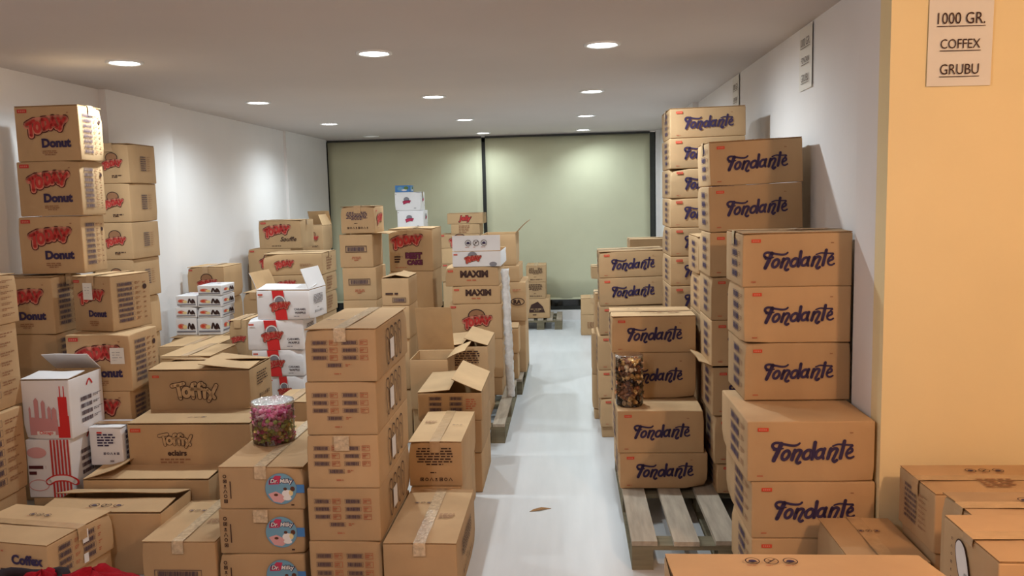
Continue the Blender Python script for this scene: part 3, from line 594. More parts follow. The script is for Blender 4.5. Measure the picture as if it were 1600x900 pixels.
KIND = {  # kind: list of (part name, design, face, size, u, v)
 'fond': [('printed_logo', 'fond', 'f', 1, 0, 0), ('printed_barcodes', 'sidebars', 'l', 1, 0, 0)],
 'nbox': [('printed_barcodes', 'nbox', 'f', 1, 0, 0), ('printed_cups', 'nside', 'r', 1, 0, 0)],
 'bigbar': [('printed_barcode', 'bigbar', 'f', 1, 0, 0), ('printed_text', 'txt', 'r', 0.8, 0, 0)],
 'txt': [('printed_text', 'txt', 'f', 1, 0, 0)], 'bar4': [('printed_barcodes', 'bar4', 'f', 1, 0, 0)],
 'donut': [('printed_logo', 'donut', 'f', 1, 0, 0), ('printed_barcodes', 'donutside', 'r', 1, 0, 0)],
 'barright': [('printed_barcodes', 'rows8', 'r', 1, 0, 0)], 'barleft': [('printed_barcodes', 'rows8', 'l', 0.8, 0, 0)],
 'todayback': [('printed_logo', 'todayhead', 'f', 1, 0.04, 0), ('printed_symbols', 'rows8', 'r', 0.5, 0.1, 0)],
 'today': [('printed_logo', 'todayhead', 'f', 1, 0, 0)], 'todaymid': [('printed_logo', 'todaymid', 'f', 1, 0, 0), ('printed_text', 'lines', 'r', 0.5, 0, 0)],
 'todaybig': [('printed_logo', 'today', 'f', 1.2, 0, 0)], 'souffle': [('printed_logo', 'souffle', 'f', 1, 0, 0)], 'best': [('printed_logo', 'best', 'f', 1, 0, 0)],
 'toffix': [('printed_logo', 'toffix', 'f', 1, 0, 0), ('printed_text', 'toffside', 'r', 1, 0, 0)], 'toffix2': [('printed_logo', 'toffix2', 'f', 1, 0, 0)],
 'coffex': [('printed_logo', 'coffex', 'f', 1, 0, 0), ('printed_barcodes', 'coffexside', 'r', 1, 0, 0)],
 'milk': [('round_sticker', 'milk', 'f', 1, 0, 0)], 'maxim': [('printed_logo', 'maxim', 'f', 1, 0, 0)], 'jelly': [('printed_logo', 'jelly', 'f', 1, 0, 0)],
 'oval': [('printed_logo', 'oval', 'f', 1, 0, 0)], 'star': [('printed_logo', 'star', 'f', 1, 0, 0)], 'whitetoday': [('printed_logo', 'whitetoday', 'f', 1, 0, 0)],
 'whitesm': [('printed_logo', 'whitesm', 'f', 1, 0, 0), ('printed_mark', 'whitesm', 'r', 0.9, 0.1, 0.1)], 'skyline': [('printed_skyline', 'skyline', 'f', 1, 0, 0), ('printed_barcodes', 'whiteside', 'r', 1, 0, 0)],
 'stripes': [('printed_stripes', 'stripes', 'f', 1, 0, 0), ('printed_barcodes', 'whiteside', 'r', 1, 0, 0.1)], 'whitetxt': [('printed_text', 'whitetxt', 'f', 1, 0, 0), ('printed_barcodes', 'whiterows', 'r', 1, 0, 0)],
 'waffle': [('printed_ribbon_logo', 'waffle', 'f', 1, 0, 0), ('printed_text', 'txt', 'r', 0.8, 0, 0)], 'smallw': [('printed_picture', 'smallw', 'f', 1, 0, 0), ('printed_picture', 'smallw', 'r', 0.9, 0, 0)],
 'blue': [('printed_picture', 'blue', 'f', 1, 0, 0), ('printed_picture', 'blue', 'r', 1, 0, 0)], 'spoon': [('printed_spoon', 'spoon', 'l', 0.95, 0.14, 0.04)],
 'icontxt': [('printed_text', 'lines', 'f', 0.5, 0, 0)], 'txtred': [('printed_text', 'txtred', 'f', 1, 0, 0), ('printed_logo', 'today', 'r', 0.8, 0, 0)], 'onebar': [('printed_barcode', 'onebar', 'f', 1, 0, 0)], 'qbox': [('printed_barcode', 'qbox', 'f', 1, 0, 0)],
}
TOPP = {'nbox': [('icons', 0.55, -0.26, -0.15)], 'bigbar': [('icons', 0.5, -0.2, 0.2), ('lines', 0.3, 0.26, -0.05)], 'txt': [('icons', 0.4, 0.28, 0.0), ('lines', 0.3, -0.26, 0.1)], 'fond': [('boxmark', 0.6, 0.1, -0.2), ('icons', 0.3, -0.2, 0.22)],
        'coffex': [('icons', 0.42, -0.05, 0.22), ('lines', 0.2, -0.3, -0.15)], 'icons': [('icons', 0.6, 0.05, 0.15)], 'barleft': [('icons', 0.5, 0.0, 0.24), ('lines', 0.3, 0.0, -0.18)], 'iconsfront': [('icons', 0.55, 0.0, -0.25)],
        'toffix2': [('icons', 0.3, 0.0, -0.30)], 'smallw': [('smalltop', 0.8, 0, 0)], 'jbox': [('icons', 0.4, -0.1, 0.33)]}
WHITE = {'whitetoday', 'whitesm', 'skyline', 'stripes', 'whitetxt', 'waffle', 'smallw', 'blue'}
NAME = {'smallw': 'small_box', 'blue': 'packet_box'}
def carton(i, kind, x, y, z, w, d, h, yaw, lean, top, fl, label, group, pr):
    m = WCARD if kind in WHITE else CARD
    opened = top == 'x'
    gap = 0.0015
    bh = h-gap-(0.005 if top == 't' else 0.006 if opened else 0)
    rz = math.radians(yaw) if yaw else random.Random(i*3+1).uniform(-0.006, 0.006)
    zz = z+0.0006+abs(lean)*w*0.5
    loc = (x+w/2, y+d/2, zz); rot = (0, -lean, rz)
    me = carton_mesh(w-0.002, d-0.002, bh, m, i+1, opened)
    nm = NAME.get(kind, 'white_carton' if m is WCARD else 'cardboard_carton')
    parts = KIND.get(kind, []); tops = TOPP.get(kind, []) if top == 't' or kind in ('iconsfront', 'toffix2', 'jbox') else []
    if not parts and top == 'c':
        o = obj(nm, me, None, loc, rot); tag(o, label, 'carton', group); return o
    t = obj(nm, None, None, loc, rot); tag(t, label, 'box' if kind in NAME else 'carton', group)
    body = obj('body', me, t)
    for (pn, dn, face, sc, u, v) in parts: put(t if pn == 'round_sticker' else body, pn, dn, face, w, d, bh, sc, u, v, asp=(None if sc == 1 else (bh/(w if face == 'f' else d))))
    if top == 't' and kind not in ('smallw', 'blue'):
        ay = d > w*1.05
        for s in ('LR' if ay else 'FB'): add_flap(t, s, 0.25+random.Random(i).uniform(0, 0.5), w, d, bh, m, i)
        add_tape(t, w, d, bh+0.003, ay, i, kind in ('nbox', 'bigbar', 'milk'), 0.016 if kind == 'spoon' else 0.05)
    if opened and fl:
        for s, a in fl.items():
            L = None
            if isinstance(a, tuple): a, L = a
            elif abs(a) > 60: L = min(w, d)*0.5
            rag = 0.006 if kind == 'jbox' else 0.0
            add_flap(t, s, a, w, d, bh, m, i+ord(s), L, 0.04 if 0 < a < 40 else 0.12 if a > 90 else 0, rag, 0.003 if s in 'FR' and a < 40 else 0.0, kind == 'waffle')
    if kind == 'whitetoday':
        for pn, me_ in design('icons', 1.0): obj(pn or 'printed_icons', me_, t, (0, -d/2-0.0045, bh+0.062), (0, 0, 0), (w*0.9,)*3)
    if kind in ('toffix', 'txt') and opened:
        for pn, me_ in design('torn', 1.0): obj('torn_edge', me_, t, (w*0.16, -d*0.05, bh+0.0125), (-math.pi/2, 0, 0), (w*0.45,)*3)
    for (dn, sc, u, v) in tops:
        put(t, 'printed_icons' if dn == 'icons' else 'printed_marks', dn, 't', w, d, bh, sc, u, v, asp=1.0, lift=0.010 if kind == 'jbox' else 0.004)
    if kind in ('nbox', 'milk') and i % 3 == 1:
        V, F = [], []
        r = random.Random(i)
        for j in range(5):
            for k in range(5): V.append((-0.03+0.015*k, -d/2-0.004-r.uniform(0, 0.006), bh*0.72+bh*0.28*j/4))
        for j in range(4):
            for k in range(4): a = j*5+k; F.append((a, a+1, a+6, a+5))
        obj('packing_tape', mesh('packing_tape', V, F, [TAPE_CLEAR]), t)
    if pr == 'note1': put(t, 'paper_note', 'note', 'f', w, d, bh, 0.24, -0.08, 0.24, asp=1.45, lift=0.003)
    if pr == 'note2': put(t, 'paper_note', 'note', 'f', w, d, bh, 0.22, 0.30, 0.13, asp=1.1, lift=0.003)
    return t
CARTONS = [
('fond',0.679,3.270,1.220,0.424,0.340,0.216,0,0,'t',None,'script-lettered brown carton, top in the tower beside the orange wall','script-lettered cartons',''),
('fond',0.685,3.270,0.996,0.417,0.340,0.225,0,0,'c',None,'script-lettered brown carton, second down in the tower beside the orange wall','script-lettered cartons',''),
('fond',0.689,3.270,0.763,0.415,0.340,0.233,0,0,'c',None,'script-lettered brown carton, third down in the tower beside the orange wall','script-lettered cartons',''),
('fond',0.637,2.970,0.534,0.458,0.500,0.228,0,0,'c',None,'script-lettered brown carton, fourth down in the tower beside the orange wall','script-lettered cartons',''),
('fond',0.655,2.970,0.317,0.445,0.500,0.217,0,0,'c',None,'script-lettered brown carton, fifth down in the tower beside the orange wall','script-lettered cartons',''),
('fond',0.656,2.970,0.099,0.444,0.380,0.218,0,0,'c',None,'script-lettered brown carton, sixth down in the tower beside the orange wall','script-lettered cartons',''),
('plain',0.666,2.980,0.000,0.424,0.360,0.099,0,0,'c',None,'plain carton, seventh down in the tower beside the orange wall','plain brown cartons',''),
('fond',0.661,3.920,1.623,0.429,0.340,0.209,0,0.03,'t',None,'script-lettered brown carton, top in the leaning tower on the right','script-lettered cartons',''),
('fond',0.661,3.920,1.408,0.432,0.340,0.215,0,0.03,'c',None,'script-lettered brown carton, second down in the leaning tower on the right','script-lettered cartons',''),
('fond',0.662,3.920,1.197,0.417,0.340,0.211,0,0,'c',None,'script-lettered brown carton, third down in the leaning tower on the right','script-lettered cartons',''),
('fond',0.668,3.920,0.989,0.413,0.340,0.208,0,0,'c',None,'script-lettered brown carton, fourth down in the leaning tower on the right','script-lettered cartons',''),
('fond',0.669,3.920,0.766,0.416,0.340,0.223,0,0,'c',None,'script-lettered brown carton, fifth down in the leaning tower on the right','script-lettered cartons',''),
('fond',0.675,3.920,0.522,0.412,0.340,0.245,0,0,'x',{'L':(150,0.07)},'torn-cornered script carton, sixth down in the leaning tower on the right','script-lettered cartons',''),
('fond',0.685,3.920,0.283,0.406,0.340,0.238,0,0,'c',None,'script-lettered brown carton, seventh down in the leaning tower on the right','script-lettered cartons',''),
('fond',0.698,3.920,0.130,0.396,0.340,0.153,0,0,'c',None,'script-lettered brown carton, eighth down in the leaning tower on the right','script-lettered cartons',''),
('fond',0.580,4.750,1.903,0.422,0.400,0.170,0,0.015,'t',None,'script-lettered brown carton, top in the tallest right-hand tower','script-lettered cartons',''),
('fond',0.579,4.750,1.732,0.424,0.400,0.172,0,0.015,'c',None,'script-lettered brown carton, second down in the tallest right-hand tower','script-lettered cartons',''),
('fond',0.579,4.750,1.566,0.426,0.400,0.166,0,0,'c',None,'script-lettered brown carton, third down in the tallest right-hand tower','script-lettered cartons',''),
('fond',0.578,4.750,1.399,0.428,0.400,0.167,0,0,'c',None,'script-lettered brown carton, fourth down in the tallest right-hand tower','script-lettered cartons',''),
('fond',0.578,4.750,1.234,0.429,0.400,0.165,0,0,'c',None,'script-lettered brown carton, fifth down in the tallest right-hand tower','script-lettered cartons',''),
('fond',0.577,4.750,1.064,0.431,0.400,0.170,0,0,'c',None,'script-lettered brown carton, sixth down in the tallest right-hand tower','script-lettered cartons',''),
('fond',0.577,4.750,0.893,0.433,0.400,0.171,0,0,'c',None,'script-lettered brown carton, seventh down in the tallest right-hand tower','script-lettered cartons',''),
('fond',0.576,4.750,0.721,0.434,0.400,0.172,0,0,'c',None,'script-lettered brown carton, eighth down in the tallest right-hand tower','script-lettered cartons',''),
('fond',0.575,4.750,0.547,0.436,0.400,0.174,0,0,'c',None,'script-lettered brown carton, ninth down in the tallest right-hand tower','script-lettered cartons',''),
('fond',0.575,4.750,0.372,0.438,0.400,0.175,0,0,'c',None,'script-lettered brown carton, tenth down in the tallest right-hand tower','script-lettered cartons',''),
('fond',0.574,4.750,0.187,0.440,0.400,0.184,0,0,'c',None,'script-lettered brown carton, eleventh down in the tallest right-hand tower','script-lettered cartons',''),
('plain',0.584,4.760,0.000,0.420,0.380,0.187,0,0,'c',None,'plain carton, twelfth down in the tallest right-hand tower','plain brown cartons',''),
('fond',0.667,4.300,1.168,0.193,0.360,0.203,0,0,'t',None,'brown carton seen edge-on, top in the short leaning stack between two tall towers','script-lettered cartons',''),
('fond',0.677,4.300,0.959,0.184,0.360,0.208,0,0,'c',None,'brown carton seen edge-on, second down in the short leaning stack between two tall towers','script-lettered cartons',''),
('fond',0.677,4.300,0.763,0.185,0.360,0.197,0,0,'c',None,'brown carton seen edge-on, third down in the short leaning stack between two tall towers','script-lettered cartons',''),
('plain',0.687,4.310,0.446,0.165,0.340,0.316,0,0,'c',None,'plain carton, fourth down in the short leaning stack between two tall towers','plain brown cartons',''),
('plain',0.687,4.310,0.130,0.165,0.340,0.316,0,0,'c',None,'plain carton, fifth down in the short leaning stack between two tall towers','plain brown cartons',''),
('fond',0.211,4.240,0.775,0.437,0.340,0.195,0,0,'t',None,'script-lettered brown carton, top in the aisle-side stack holding the chocolate jar','script-lettered cartons',''),
('fond',0.222,4.240,0.532,0.426,0.340,0.243,0,0,'c',None,'script-lettered brown carton, second down in the aisle-side stack holding the chocolate jar','script-lettered cartons',''),
('fond',0.222,4.000,0.313,0.427,0.500,0.218,0,0,'c',None,'script-lettered brown carton, third down in the aisle-side stack holding the chocolate jar','script-lettered cartons',''),
('fond',0.232,4.000,0.130,0.436,0.500,0.183,0,0,'c',None,'script-lettered brown carton, fourth down in the aisle-side stack holding the chocolate jar','script-lettered cartons',''),
('fond',0.190,5.300,1.060,0.429,0.340,0.174,0,0.02,'t',None,'script-lettered brown carton, top in the aisle-right stack halfway back','script-lettered cartons',''),
('fond',0.192,5.300,0.877,0.423,0.340,0.183,0,0.02,'c',None,'script-lettered brown carton, second down in the aisle-right stack halfway back','script-lettered cartons',''),
('fond',0.186,5.300,0.688,0.429,0.340,0.189,0,0,'c',None,'script-lettered brown carton, third down in the aisle-right stack halfway back','script-lettered cartons',''),
('fond',0.175,5.300,0.455,0.439,0.340,0.233,0,0,'c',None,'script-lettered brown carton, fourth down in the aisle-right stack halfway back','script-lettered cartons',''),
('fond',0.176,5.300,0.267,0.437,0.340,0.188,0,0,'c',None,'script-lettered brown carton, fifth down in the aisle-right stack halfway back','script-lettered cartons',''),
('fond',0.186,5.300,0.073,0.426,0.340,0.194,0,0,'c',None,'script-lettered brown carton, sixth down in the aisle-right stack halfway back','script-lettered cartons',''),
('plain',0.196,5.310,0.000,0.406,0.320,0.073,0,0,'c',None,'plain carton, seventh down in the aisle-right stack halfway back','plain brown cartons',''),
('plain',0.439,6.000,1.197,0.350,0.300,0.074,0,0,'t',None,'pale flat carton behind the halfway aisle stack, its lid just showing','plain brown cartons',''),
('plain',0.449,6.010,0.897,0.330,0.280,0.299,0,0,'c',None,'plain carton, second down behind the halfway aisle stack, its lid just showing','plain brown cartons',''),
('plain',0.449,6.010,0.598,0.330,0.280,0.299,0,0,'c',None,'plain carton, third down behind the halfway aisle stack, its lid just showing','plain brown cartons',''),
('plain',0.449,6.010,0.299,0.330,0.280,0.299,0,0,'c',None,'plain carton, fourth down behind the halfway aisle stack, its lid just showing','plain brown cartons',''),
('plain',0.449,6.010,0.000,0.330,0.280,0.299,0,0,'c',None,'plain carton, fifth down behind the halfway aisle stack, its lid just showing','plain brown cartons',''),
('plain',0.171,5.750,0.627,0.251,0.250,0.282,0,0,'t',None,'brown carton edge, top in the thin row behind the halfway aisle stack','plain brown cartons',''),
('plain',0.149,5.750,0.327,0.270,0.250,0.299,0,0,'c',None,'brown carton edge, second down in the thin row behind the halfway aisle stack','plain brown cartons',''),
('plain',0.150,5.750,0.071,0.267,0.250,0.256,0,0,'c',None,'brown carton edge, third down in the thin row behind the halfway aisle stack','plain brown cartons',''),
('plain',0.160,5.760,0.000,0.247,0.230,0.071,0,0,'c',None,'plain carton, fourth down in the thin row behind the halfway aisle stack','plain brown cartons',''),
('plain',0.123,9.300,0.236,0.269,0.350,0.191,0,0,'t',None,'plain brown carton, top in the far pair beside the blind','plain brown cartons',''),
('icontxt',0.120,9.300,0.000,0.270,0.350,0.236,0,0,'c',None,'brown carton with faint print, second down in the far pair beside the blind','',''),
('plain',0.211,8.000,0.776,0.379,0.300,0.126,0,0,'t',None,'small dark brown carton, top in the far right pile in front of the blind','plain brown cartons',''),
('plain',0.296,8.000,0.562,0.292,0.300,0.214,0,0,'c',None,'plain brown carton, second down in the far right pile in front of the blind','plain brown cartons',''),
('plain',0.306,8.010,0.281,0.272,0.280,0.281,0,0,'c',None,'plain carton, third down in the far right pile in front of the blind','plain brown cartons',''),
('plain',0.306,8.010,0.000,0.272,0.280,0.281,0,0,'c',None,'plain carton, fourth down in the far right pile in front of the blind','plain brown cartons',''),
('jbox',0.203,1.450,0.485,0.566,0.360,0.300,0,0,'x',{'F':5,'B':6},'large pale carton with ragged open lid at the bottom edge in front of the pallet','',''),
('plain',0.213,1.460,0.243,0.546,0.340,0.243,0,0,'c',None,'plain carton, second down at the bottom edge in front of the pallet','plain brown cartons',''),
('plain',0.213,1.460,0.000,0.546,0.340,0.243,0,0,'c',None,'plain carton, third down at the bottom edge in front of the pallet','plain brown cartons',''),
('spoon',0.935,1.800,0.533,0.455,0.270,0.240,0,0,'t',None,'brown carton with white spoon print on its side in the bottom right corner','',''),
('plain',0.945,1.810,0.266,0.435,0.250,0.266,0,0,'c',None,'plain carton, second down in the bottom right corner','plain brown cartons',''),
('plain',0.945,1.810,0.000,0.435,0.250,0.266,0,0,'c',None,'plain carton, third down in the bottom right corner','plain brown cartons',''),
('icons',1.049,2.120,0.493,0.426,0.220,0.240,0,0,'t',None,'carton with round dark mark on its lid behind the spoon carton at right','',''),
('plain',1.059,2.130,0.247,0.406,0.200,0.247,0,0,'c',None,'plain carton, second down behind the spoon carton at right','plain brown cartons',''),
('plain',1.059,2.130,0.000,0.406,0.200,0.247,0,0,'c',None,'plain carton, third down behind the spoon carton at right','plain brown cartons',''),
('barleft',1.133,2.570,0.440,0.500,0.280,0.200,0,0,'t',None,'long brown carton with icons and barcodes against the orange wall at right','',''),
('plain',1.143,2.580,0.000,0.480,0.260,0.440,0,0,'c',None,'plain carton, second down against the orange wall at right','plain brown cartons',''),
('icons',0.875,2.550,0.204,0.248,0.360,0.220,0,0,'t',None,'low brown carton in shade at the foot of the front right tower','',''),
('plain',0.885,2.560,0.000,0.228,0.340,0.204,0,0,'c',None,'plain carton, second down in shade at the foot of the front right tower','plain brown cartons',''),
('nbox',-1.036,3.083,0.897,0.285,0.602,0.212,0,0,'t',None,'brown carton with seven barcodes, top in the front tower left of the aisle','seven-barcode cartons',''),
('nbox',-1.045,3.083,0.684,0.285,0.602,0.213,0,0,'c',None,'brown carton with seven barcodes, second down in the front tower left of the aisle','seven-barcode cartons',''),
('nbox',-1.051,3.083,0.468,0.290,0.602,0.216,0,0,'c',None,'brown carton with seven barcodes, third down in the front tower left of the aisle','seven-barcode cartons',''),
('nbox',-1.058,3.083,0.249,0.295,0.602,0.219,0,0,'c',None,'brown carton with seven barcodes, fourth down in the front tower left of the aisle','seven-barcode cartons',''),
('nbox',-1.062,3.083,0.000,0.297,0.602,0.249,0,0,'c',None,'brown carton with seven barcodes, fifth down in the front tower left of the aisle','seven-barcode cartons',''),
('bigbar',-0.756,3.055,0.000,0.296,0.602,0.255,0,0,'t',None,'taped carton with one large barcode on the floor at the bottom beside the front tower','large-barcode cartons',''),
('txt',-0.770,3.694,0.253,0.254,0.545,0.217,0,0,'t',None,'taped carton with printed text on front, top in the pair behind the large-barcode carton','text-printed cartons',''),
('plain',-0.773,3.694,0.000,0.250,0.545,0.253,0,0,'c',None,'brown carton, second down in the pair behind the large-barcode carton','plain brown cartons',''),
('bar4',-0.836,4.296,0.403,0.352,0.517,0.159,0,0,'x',{'L':3,'R':22},'open carton with barcodes, top in the raised-lid stack by the aisle','',''),
('plain',-0.831,4.296,0.218,0.343,0.517,0.186,0,0,'c',None,'brown carton, second down in the raised-lid stack by the aisle','plain brown cartons',''),
('plain',-0.838,4.296,0.000,0.345,0.517,0.218,0,0,'c',None,'brown carton, third down in the raised-lid stack by the aisle','plain brown cartons',''),
('txt',-0.861,5.200,0.395,0.326,0.500,0.254,0,0,'x',{'L':2,'R':15},'torn-topped carton with lines of text behind the raised-lid stack by the aisle','text-printed cartons',''),
('plain',-0.851,5.210,0.130,0.306,0.480,0.265,0,0,'c',None,'plain carton, second down behind the raised-lid stack by the aisle','plain brown cartons',''),
('plain',-0.985,4.860,0.315,0.236,0.320,0.319,0,0,'x',{'B':(72,0.3),'R':(150,0.12)},'open carton with a big flap standing up behind the seven-barcode tower','plain brown cartons',''),
('plain',-0.975,4.870,0.000,0.216,0.300,0.315,0,0,'c',None,'plain carton, second down behind the seven-barcode tower','plain brown cartons',''),
('whitetoday',-0.856,5.950,1.095,0.358,0.500,0.121,0,0,'x',{'F':(88,0.112)},'white carton with red logo and upright lid, top in the film-edged pallet stack','',''),
('maxim',-0.913,5.950,0.953,0.397,0.500,0.142,0,0,'c',None,'brown carton with dark block lettering, second down in the film-edged pallet stack','block-lettered cartons',''),
('maxim',-0.870,5.950,0.821,0.365,0.500,0.133,0,0,'c',None,'brown carton with faint block lettering, third down in the film-edged pallet stack','block-lettered cartons',''),
('today',-0.903,5.950,0.558,0.408,0.500,0.263,0,0,'c',None,'brown carton with red logo, fourth down in the film-edged pallet stack','red logo cartons',''),
('plain',-0.897,5.950,0.269,0.396,0.500,0.290,0,0,'c',None,'plain brown carton, fifth down in the film-edged pallet stack','plain brown cartons',''),
('plain',-0.887,5.960,0.130,0.376,0.480,0.139,0,0,'c',None,'plain carton, sixth down in the film-edged pallet stack','plain brown cartons',''),
('plain',-0.727,6.750,1.033,0.287,0.500,0.266,0,0,'x',{'R':130},'tall brown carton with open flap, top in the stack behind the film-edged one','plain brown cartons',''),
('plain',-0.638,6.750,0.893,0.224,0.500,0.140,0,0,'c',None,'brown carton, second down in the stack behind the film-edged one','plain brown cartons',''),
('oval',-0.588,6.750,0.566,0.224,0.500,0.328,0,0,'c',None,'tall carton with a dark oval mark, third down in the stack behind the film-edged one','',''),
('plain',-0.578,6.760,0.130,0.204,0.480,0.436,0,0,'c',None,'plain carton, fourth down in the stack behind the film-edged one','plain brown cartons',''),
('plain',-0.551,6.500,0.343,0.134,0.220,0.209,0,0,'x',{'F':12},'small open carton low on the aisle pallet behind the film-edged stack','plain brown cartons',''),
('plain',-0.541,6.510,0.130,0.114,0.200,0.213,0,0,'c',None,'plain carton, second down low on the aisle pallet behind the film-edged stack','plain brown cartons',''),
('txt',-0.524,9.800,0.569,0.239,0.450,0.201,0,0,'t',None,'brown carton with text lines, top in the far pallet stack against the blind','text-printed cartons',''),
('txt',-0.529,9.800,0.367,0.239,0.450,0.202,0,0,'c',None,'brown carton with text lines, second down in the far pallet stack against the blind','text-printed cartons',''),
('star',-0.564,9.800,0.130,0.317,0.450,0.237,0,0,'c',None,'brown carton with dark stacked lettering, third down in the far pallet stack against the blind','',''),
('jelly',-1.383,9.300,1.303,0.411,0.400,0.124,0,0,'t',None,'flat brown carton with red lettering, top in the pile before the blind divider','',''),
('icontxt',-1.343,9.300,1.188,0.331,0.400,0.115,0,0,'c',None,'brown carton with faint print, second down in the pile before the blind divider','',''),
('today',-1.495,9.300,1.028,0.479,0.400,0.160,0,0,'c',None,'brown carton with red logo, third down in the pile before the blind divider','red logo cartons',''),
('plain',-1.538,9.300,0.851,0.517,0.400,0.177,0,0,'c',None,'brown carton, fourth down in the pile before the blind divider','plain brown cartons',''),
('today',-1.470,9.300,0.644,0.444,0.400,0.206,0,0,'c',None,'brown carton with half hidden red logo, fifth down in the pile before the blind divider','red logo cartons',''),
('plain',-1.460,9.310,0.322,0.424,0.380,0.322,0,0,'c',None,'plain carton, sixth down in the pile before the blind divider','plain brown cartons',''),
('plain',-1.460,9.310,0.000,0.424,0.380,0.322,0,0,'c',None,'plain carton, seventh down in the pile before the blind divider','plain brown cartons',''),
('whitesm',-2.001,9.400,1.469,0.299,0.300,0.214,0,0,'t',None,'white carton with small red logo, top in the white pair by the blind','far white cartons',''),
('whitesm',-1.980,9.400,1.263,0.307,0.300,0.206,0,0,'c',None,'white carton with small red logo, second down in the white pair by the blind','far white cartons',''),
('plain',-1.970,9.410,0.947,0.287,0.280,0.316,0,0,'c',None,'plain carton, third down in the white pair by the blind','plain brown cartons',''),
('plain',-1.970,9.410,0.631,0.287,0.280,0.316,0,0,'c',None,'plain carton, fourth down in the white pair by the blind','plain brown cartons',''),
('plain',-1.970,9.410,0.316,0.287,0.280,0.316,0,0,'c',None,'plain carton, fifth down in the white pair by the blind','plain brown cartons',''),
('plain',-1.970,9.410,0.000,0.287,0.280,0.316,0,0,'c',None,'plain carton, sixth down in the white pair by the blind','plain brown cartons',''),
('blue',-2.001,9.450,1.683,0.173,0.200,0.083,0,0,'t',None,'small blue patterned packet box on the far white pair by the blind','',''),
('best',-1.403,6.300,1.040,0.347,0.450,0.334,0,0,'t',None,'large carton with red and purple logo, top in the broad stack before the white cartons','',''),
('plain',-1.407,6.300,0.707,0.344,0.450,0.333,0,0,'c',None,'large plain carton, second down in the broad stack before the white cartons','plain brown cartons',''),
('plain',-1.397,6.310,0.353,0.324,0.430,0.353,0,0,'c',None,'plain carton, third down in the broad stack before the white cartons','plain brown cartons',''),
('plain',-1.397,6.310,0.000,0.324,0.430,0.353,0,0,'c',None,'plain carton, fourth down in the broad stack before the white cartons','plain brown cartons',''),
('txtred',-1.606,5.700,1.368,0.243,0.300,0.193,0,0,'t',None,'brown carton with purple text lines, top in the slim tower behind the waffle cartons','',''),
('onebar',-1.624,5.700,1.127,0.239,0.320,0.241,0,0,'x',{'R':175},'brown carton with one barcode, second down in the slim tower behind the waffle cartons','one-barcode cartons',''),
('onebar',-1.613,5.700,0.894,0.245,0.320,0.233,0,0,'c',None,'brown carton with one barcode, third down in the slim tower behind the waffle cartons','one-barcode cartons',''),
('plain',-1.615,5.700,0.659,0.246,0.320,0.235,0,0,'c',None,'plain brown carton, fourth down in the slim tower behind the waffle cartons','plain brown cartons',''),
('plain',-1.605,5.710,0.329,0.226,0.300,0.329,0,0,'c',None,'plain carton, fifth down in the slim tower behind the waffle cartons','plain brown cartons',''),
('plain',-1.605,5.710,0.000,0.226,0.300,0.329,0,0,'c',None,'plain carton, sixth down in the slim tower behind the waffle cartons','plain brown cartons',''),
('qbox',-1.229,5.250,0.908,0.182,0.300,0.189,0,0,'x',{'L':9,'R':9},'small carton with peaked lid and barcode, top in in front of the broad logo stack','',''),
('plain',-1.233,5.250,0.687,0.183,0.300,0.221,0,0,'c',None,'small plain carton under the peaked-lid carton near the broad stack','plain brown cartons',''),
('plain',-1.223,5.260,0.344,0.163,0.280,0.344,0,0,'c',None,'plain carton, third down in in front of the broad logo stack','plain brown cartons',''),
('plain',-1.223,5.260,0.000,0.163,0.280,0.344,0,0,'c',None,'plain carton, fourth down in in front of the broad logo stack','plain brown cartons',''),
('donut',-2.926,4.230,1.848,0.353,0.226,0.294,0,0,'t',None,'donut carton with red logo, top in the tall tower at left','donut cartons',''),
('donut',-2.940,4.230,1.557,0.352,0.226,0.292,0,0,'c',None,'donut carton with red logo, second down in the tall tower at left','donut cartons',''),
('donut',-2.961,4.230,1.246,0.355,0.226,0.310,0,0,'c',None,'donut carton with red logo, third down in the tall tower at left','donut cartons',''),
('donut',-3.075,4.155,0.928,0.328,0.282,0.311,0,0,'t',None,'donut carton with red logo, top in the far left column under the donut tower','donut cartons',''),
('barright',-3.070,4.155,0.616,0.324,0.282,0.312,0,0,'c',None,'brown carton with barcode rows, second down in the far left column under the donut tower','barcode column cartons',''),
('plain',-3.060,4.165,0.308,0.304,0.262,0.308,0,0,'c',None,'plain carton, third down in the far left column under the donut tower','plain brown cartons',''),
('plain',-3.060,4.165,0.000,0.304,0.262,0.308,0,0,'c',None,'plain carton, fourth down in the far left column under the donut tower','plain brown cartons',''),
('donut',-2.576,4.070,0.953,0.252,0.282,0.292,-14,0,'t',None,'donut carton with paper note, top in the column right below the donut tower','donut cartons','note1'),
('donut',-2.581,3.967,0.657,0.343,0.282,0.296,0,0,'c',None,'donut carton with paper note, second down in the column right below the donut tower','donut cartons','note2'),
('donut',-2.601,3.967,0.394,0.342,0.282,0.264,0,0,'c',None,'donut carton with red logo, third down in the column right below the donut tower','donut cartons',''),
('plain',-2.591,3.977,0.000,0.322,0.262,0.394,0,0,'c',None,'plain carton, fourth down in the column right below the donut tower','plain brown cartons',''),
('todayback',-3.055,5.114,1.747,0.255,0.347,0.255,0,0,'t',None,'brown carton with red logo, top in the tower behind the donut tower','red logo cartons',''),
('todayback',-3.069,5.114,1.497,0.260,0.347,0.250,0,0,'c',None,'brown carton with red logo, second down in the tower behind the donut tower','red logo cartons',''),
('todayback',-3.077,5.114,1.256,0.266,0.347,0.240,0,0,'c',None,'brown carton with red logo, third down in the tower behind the donut tower','red logo cartons',''),
('todayback',-3.085,5.114,0.997,0.263,0.347,0.259,0,0,'c',None,'brown carton with red logo, fourth down in the tower behind the donut tower','red logo cartons',''),
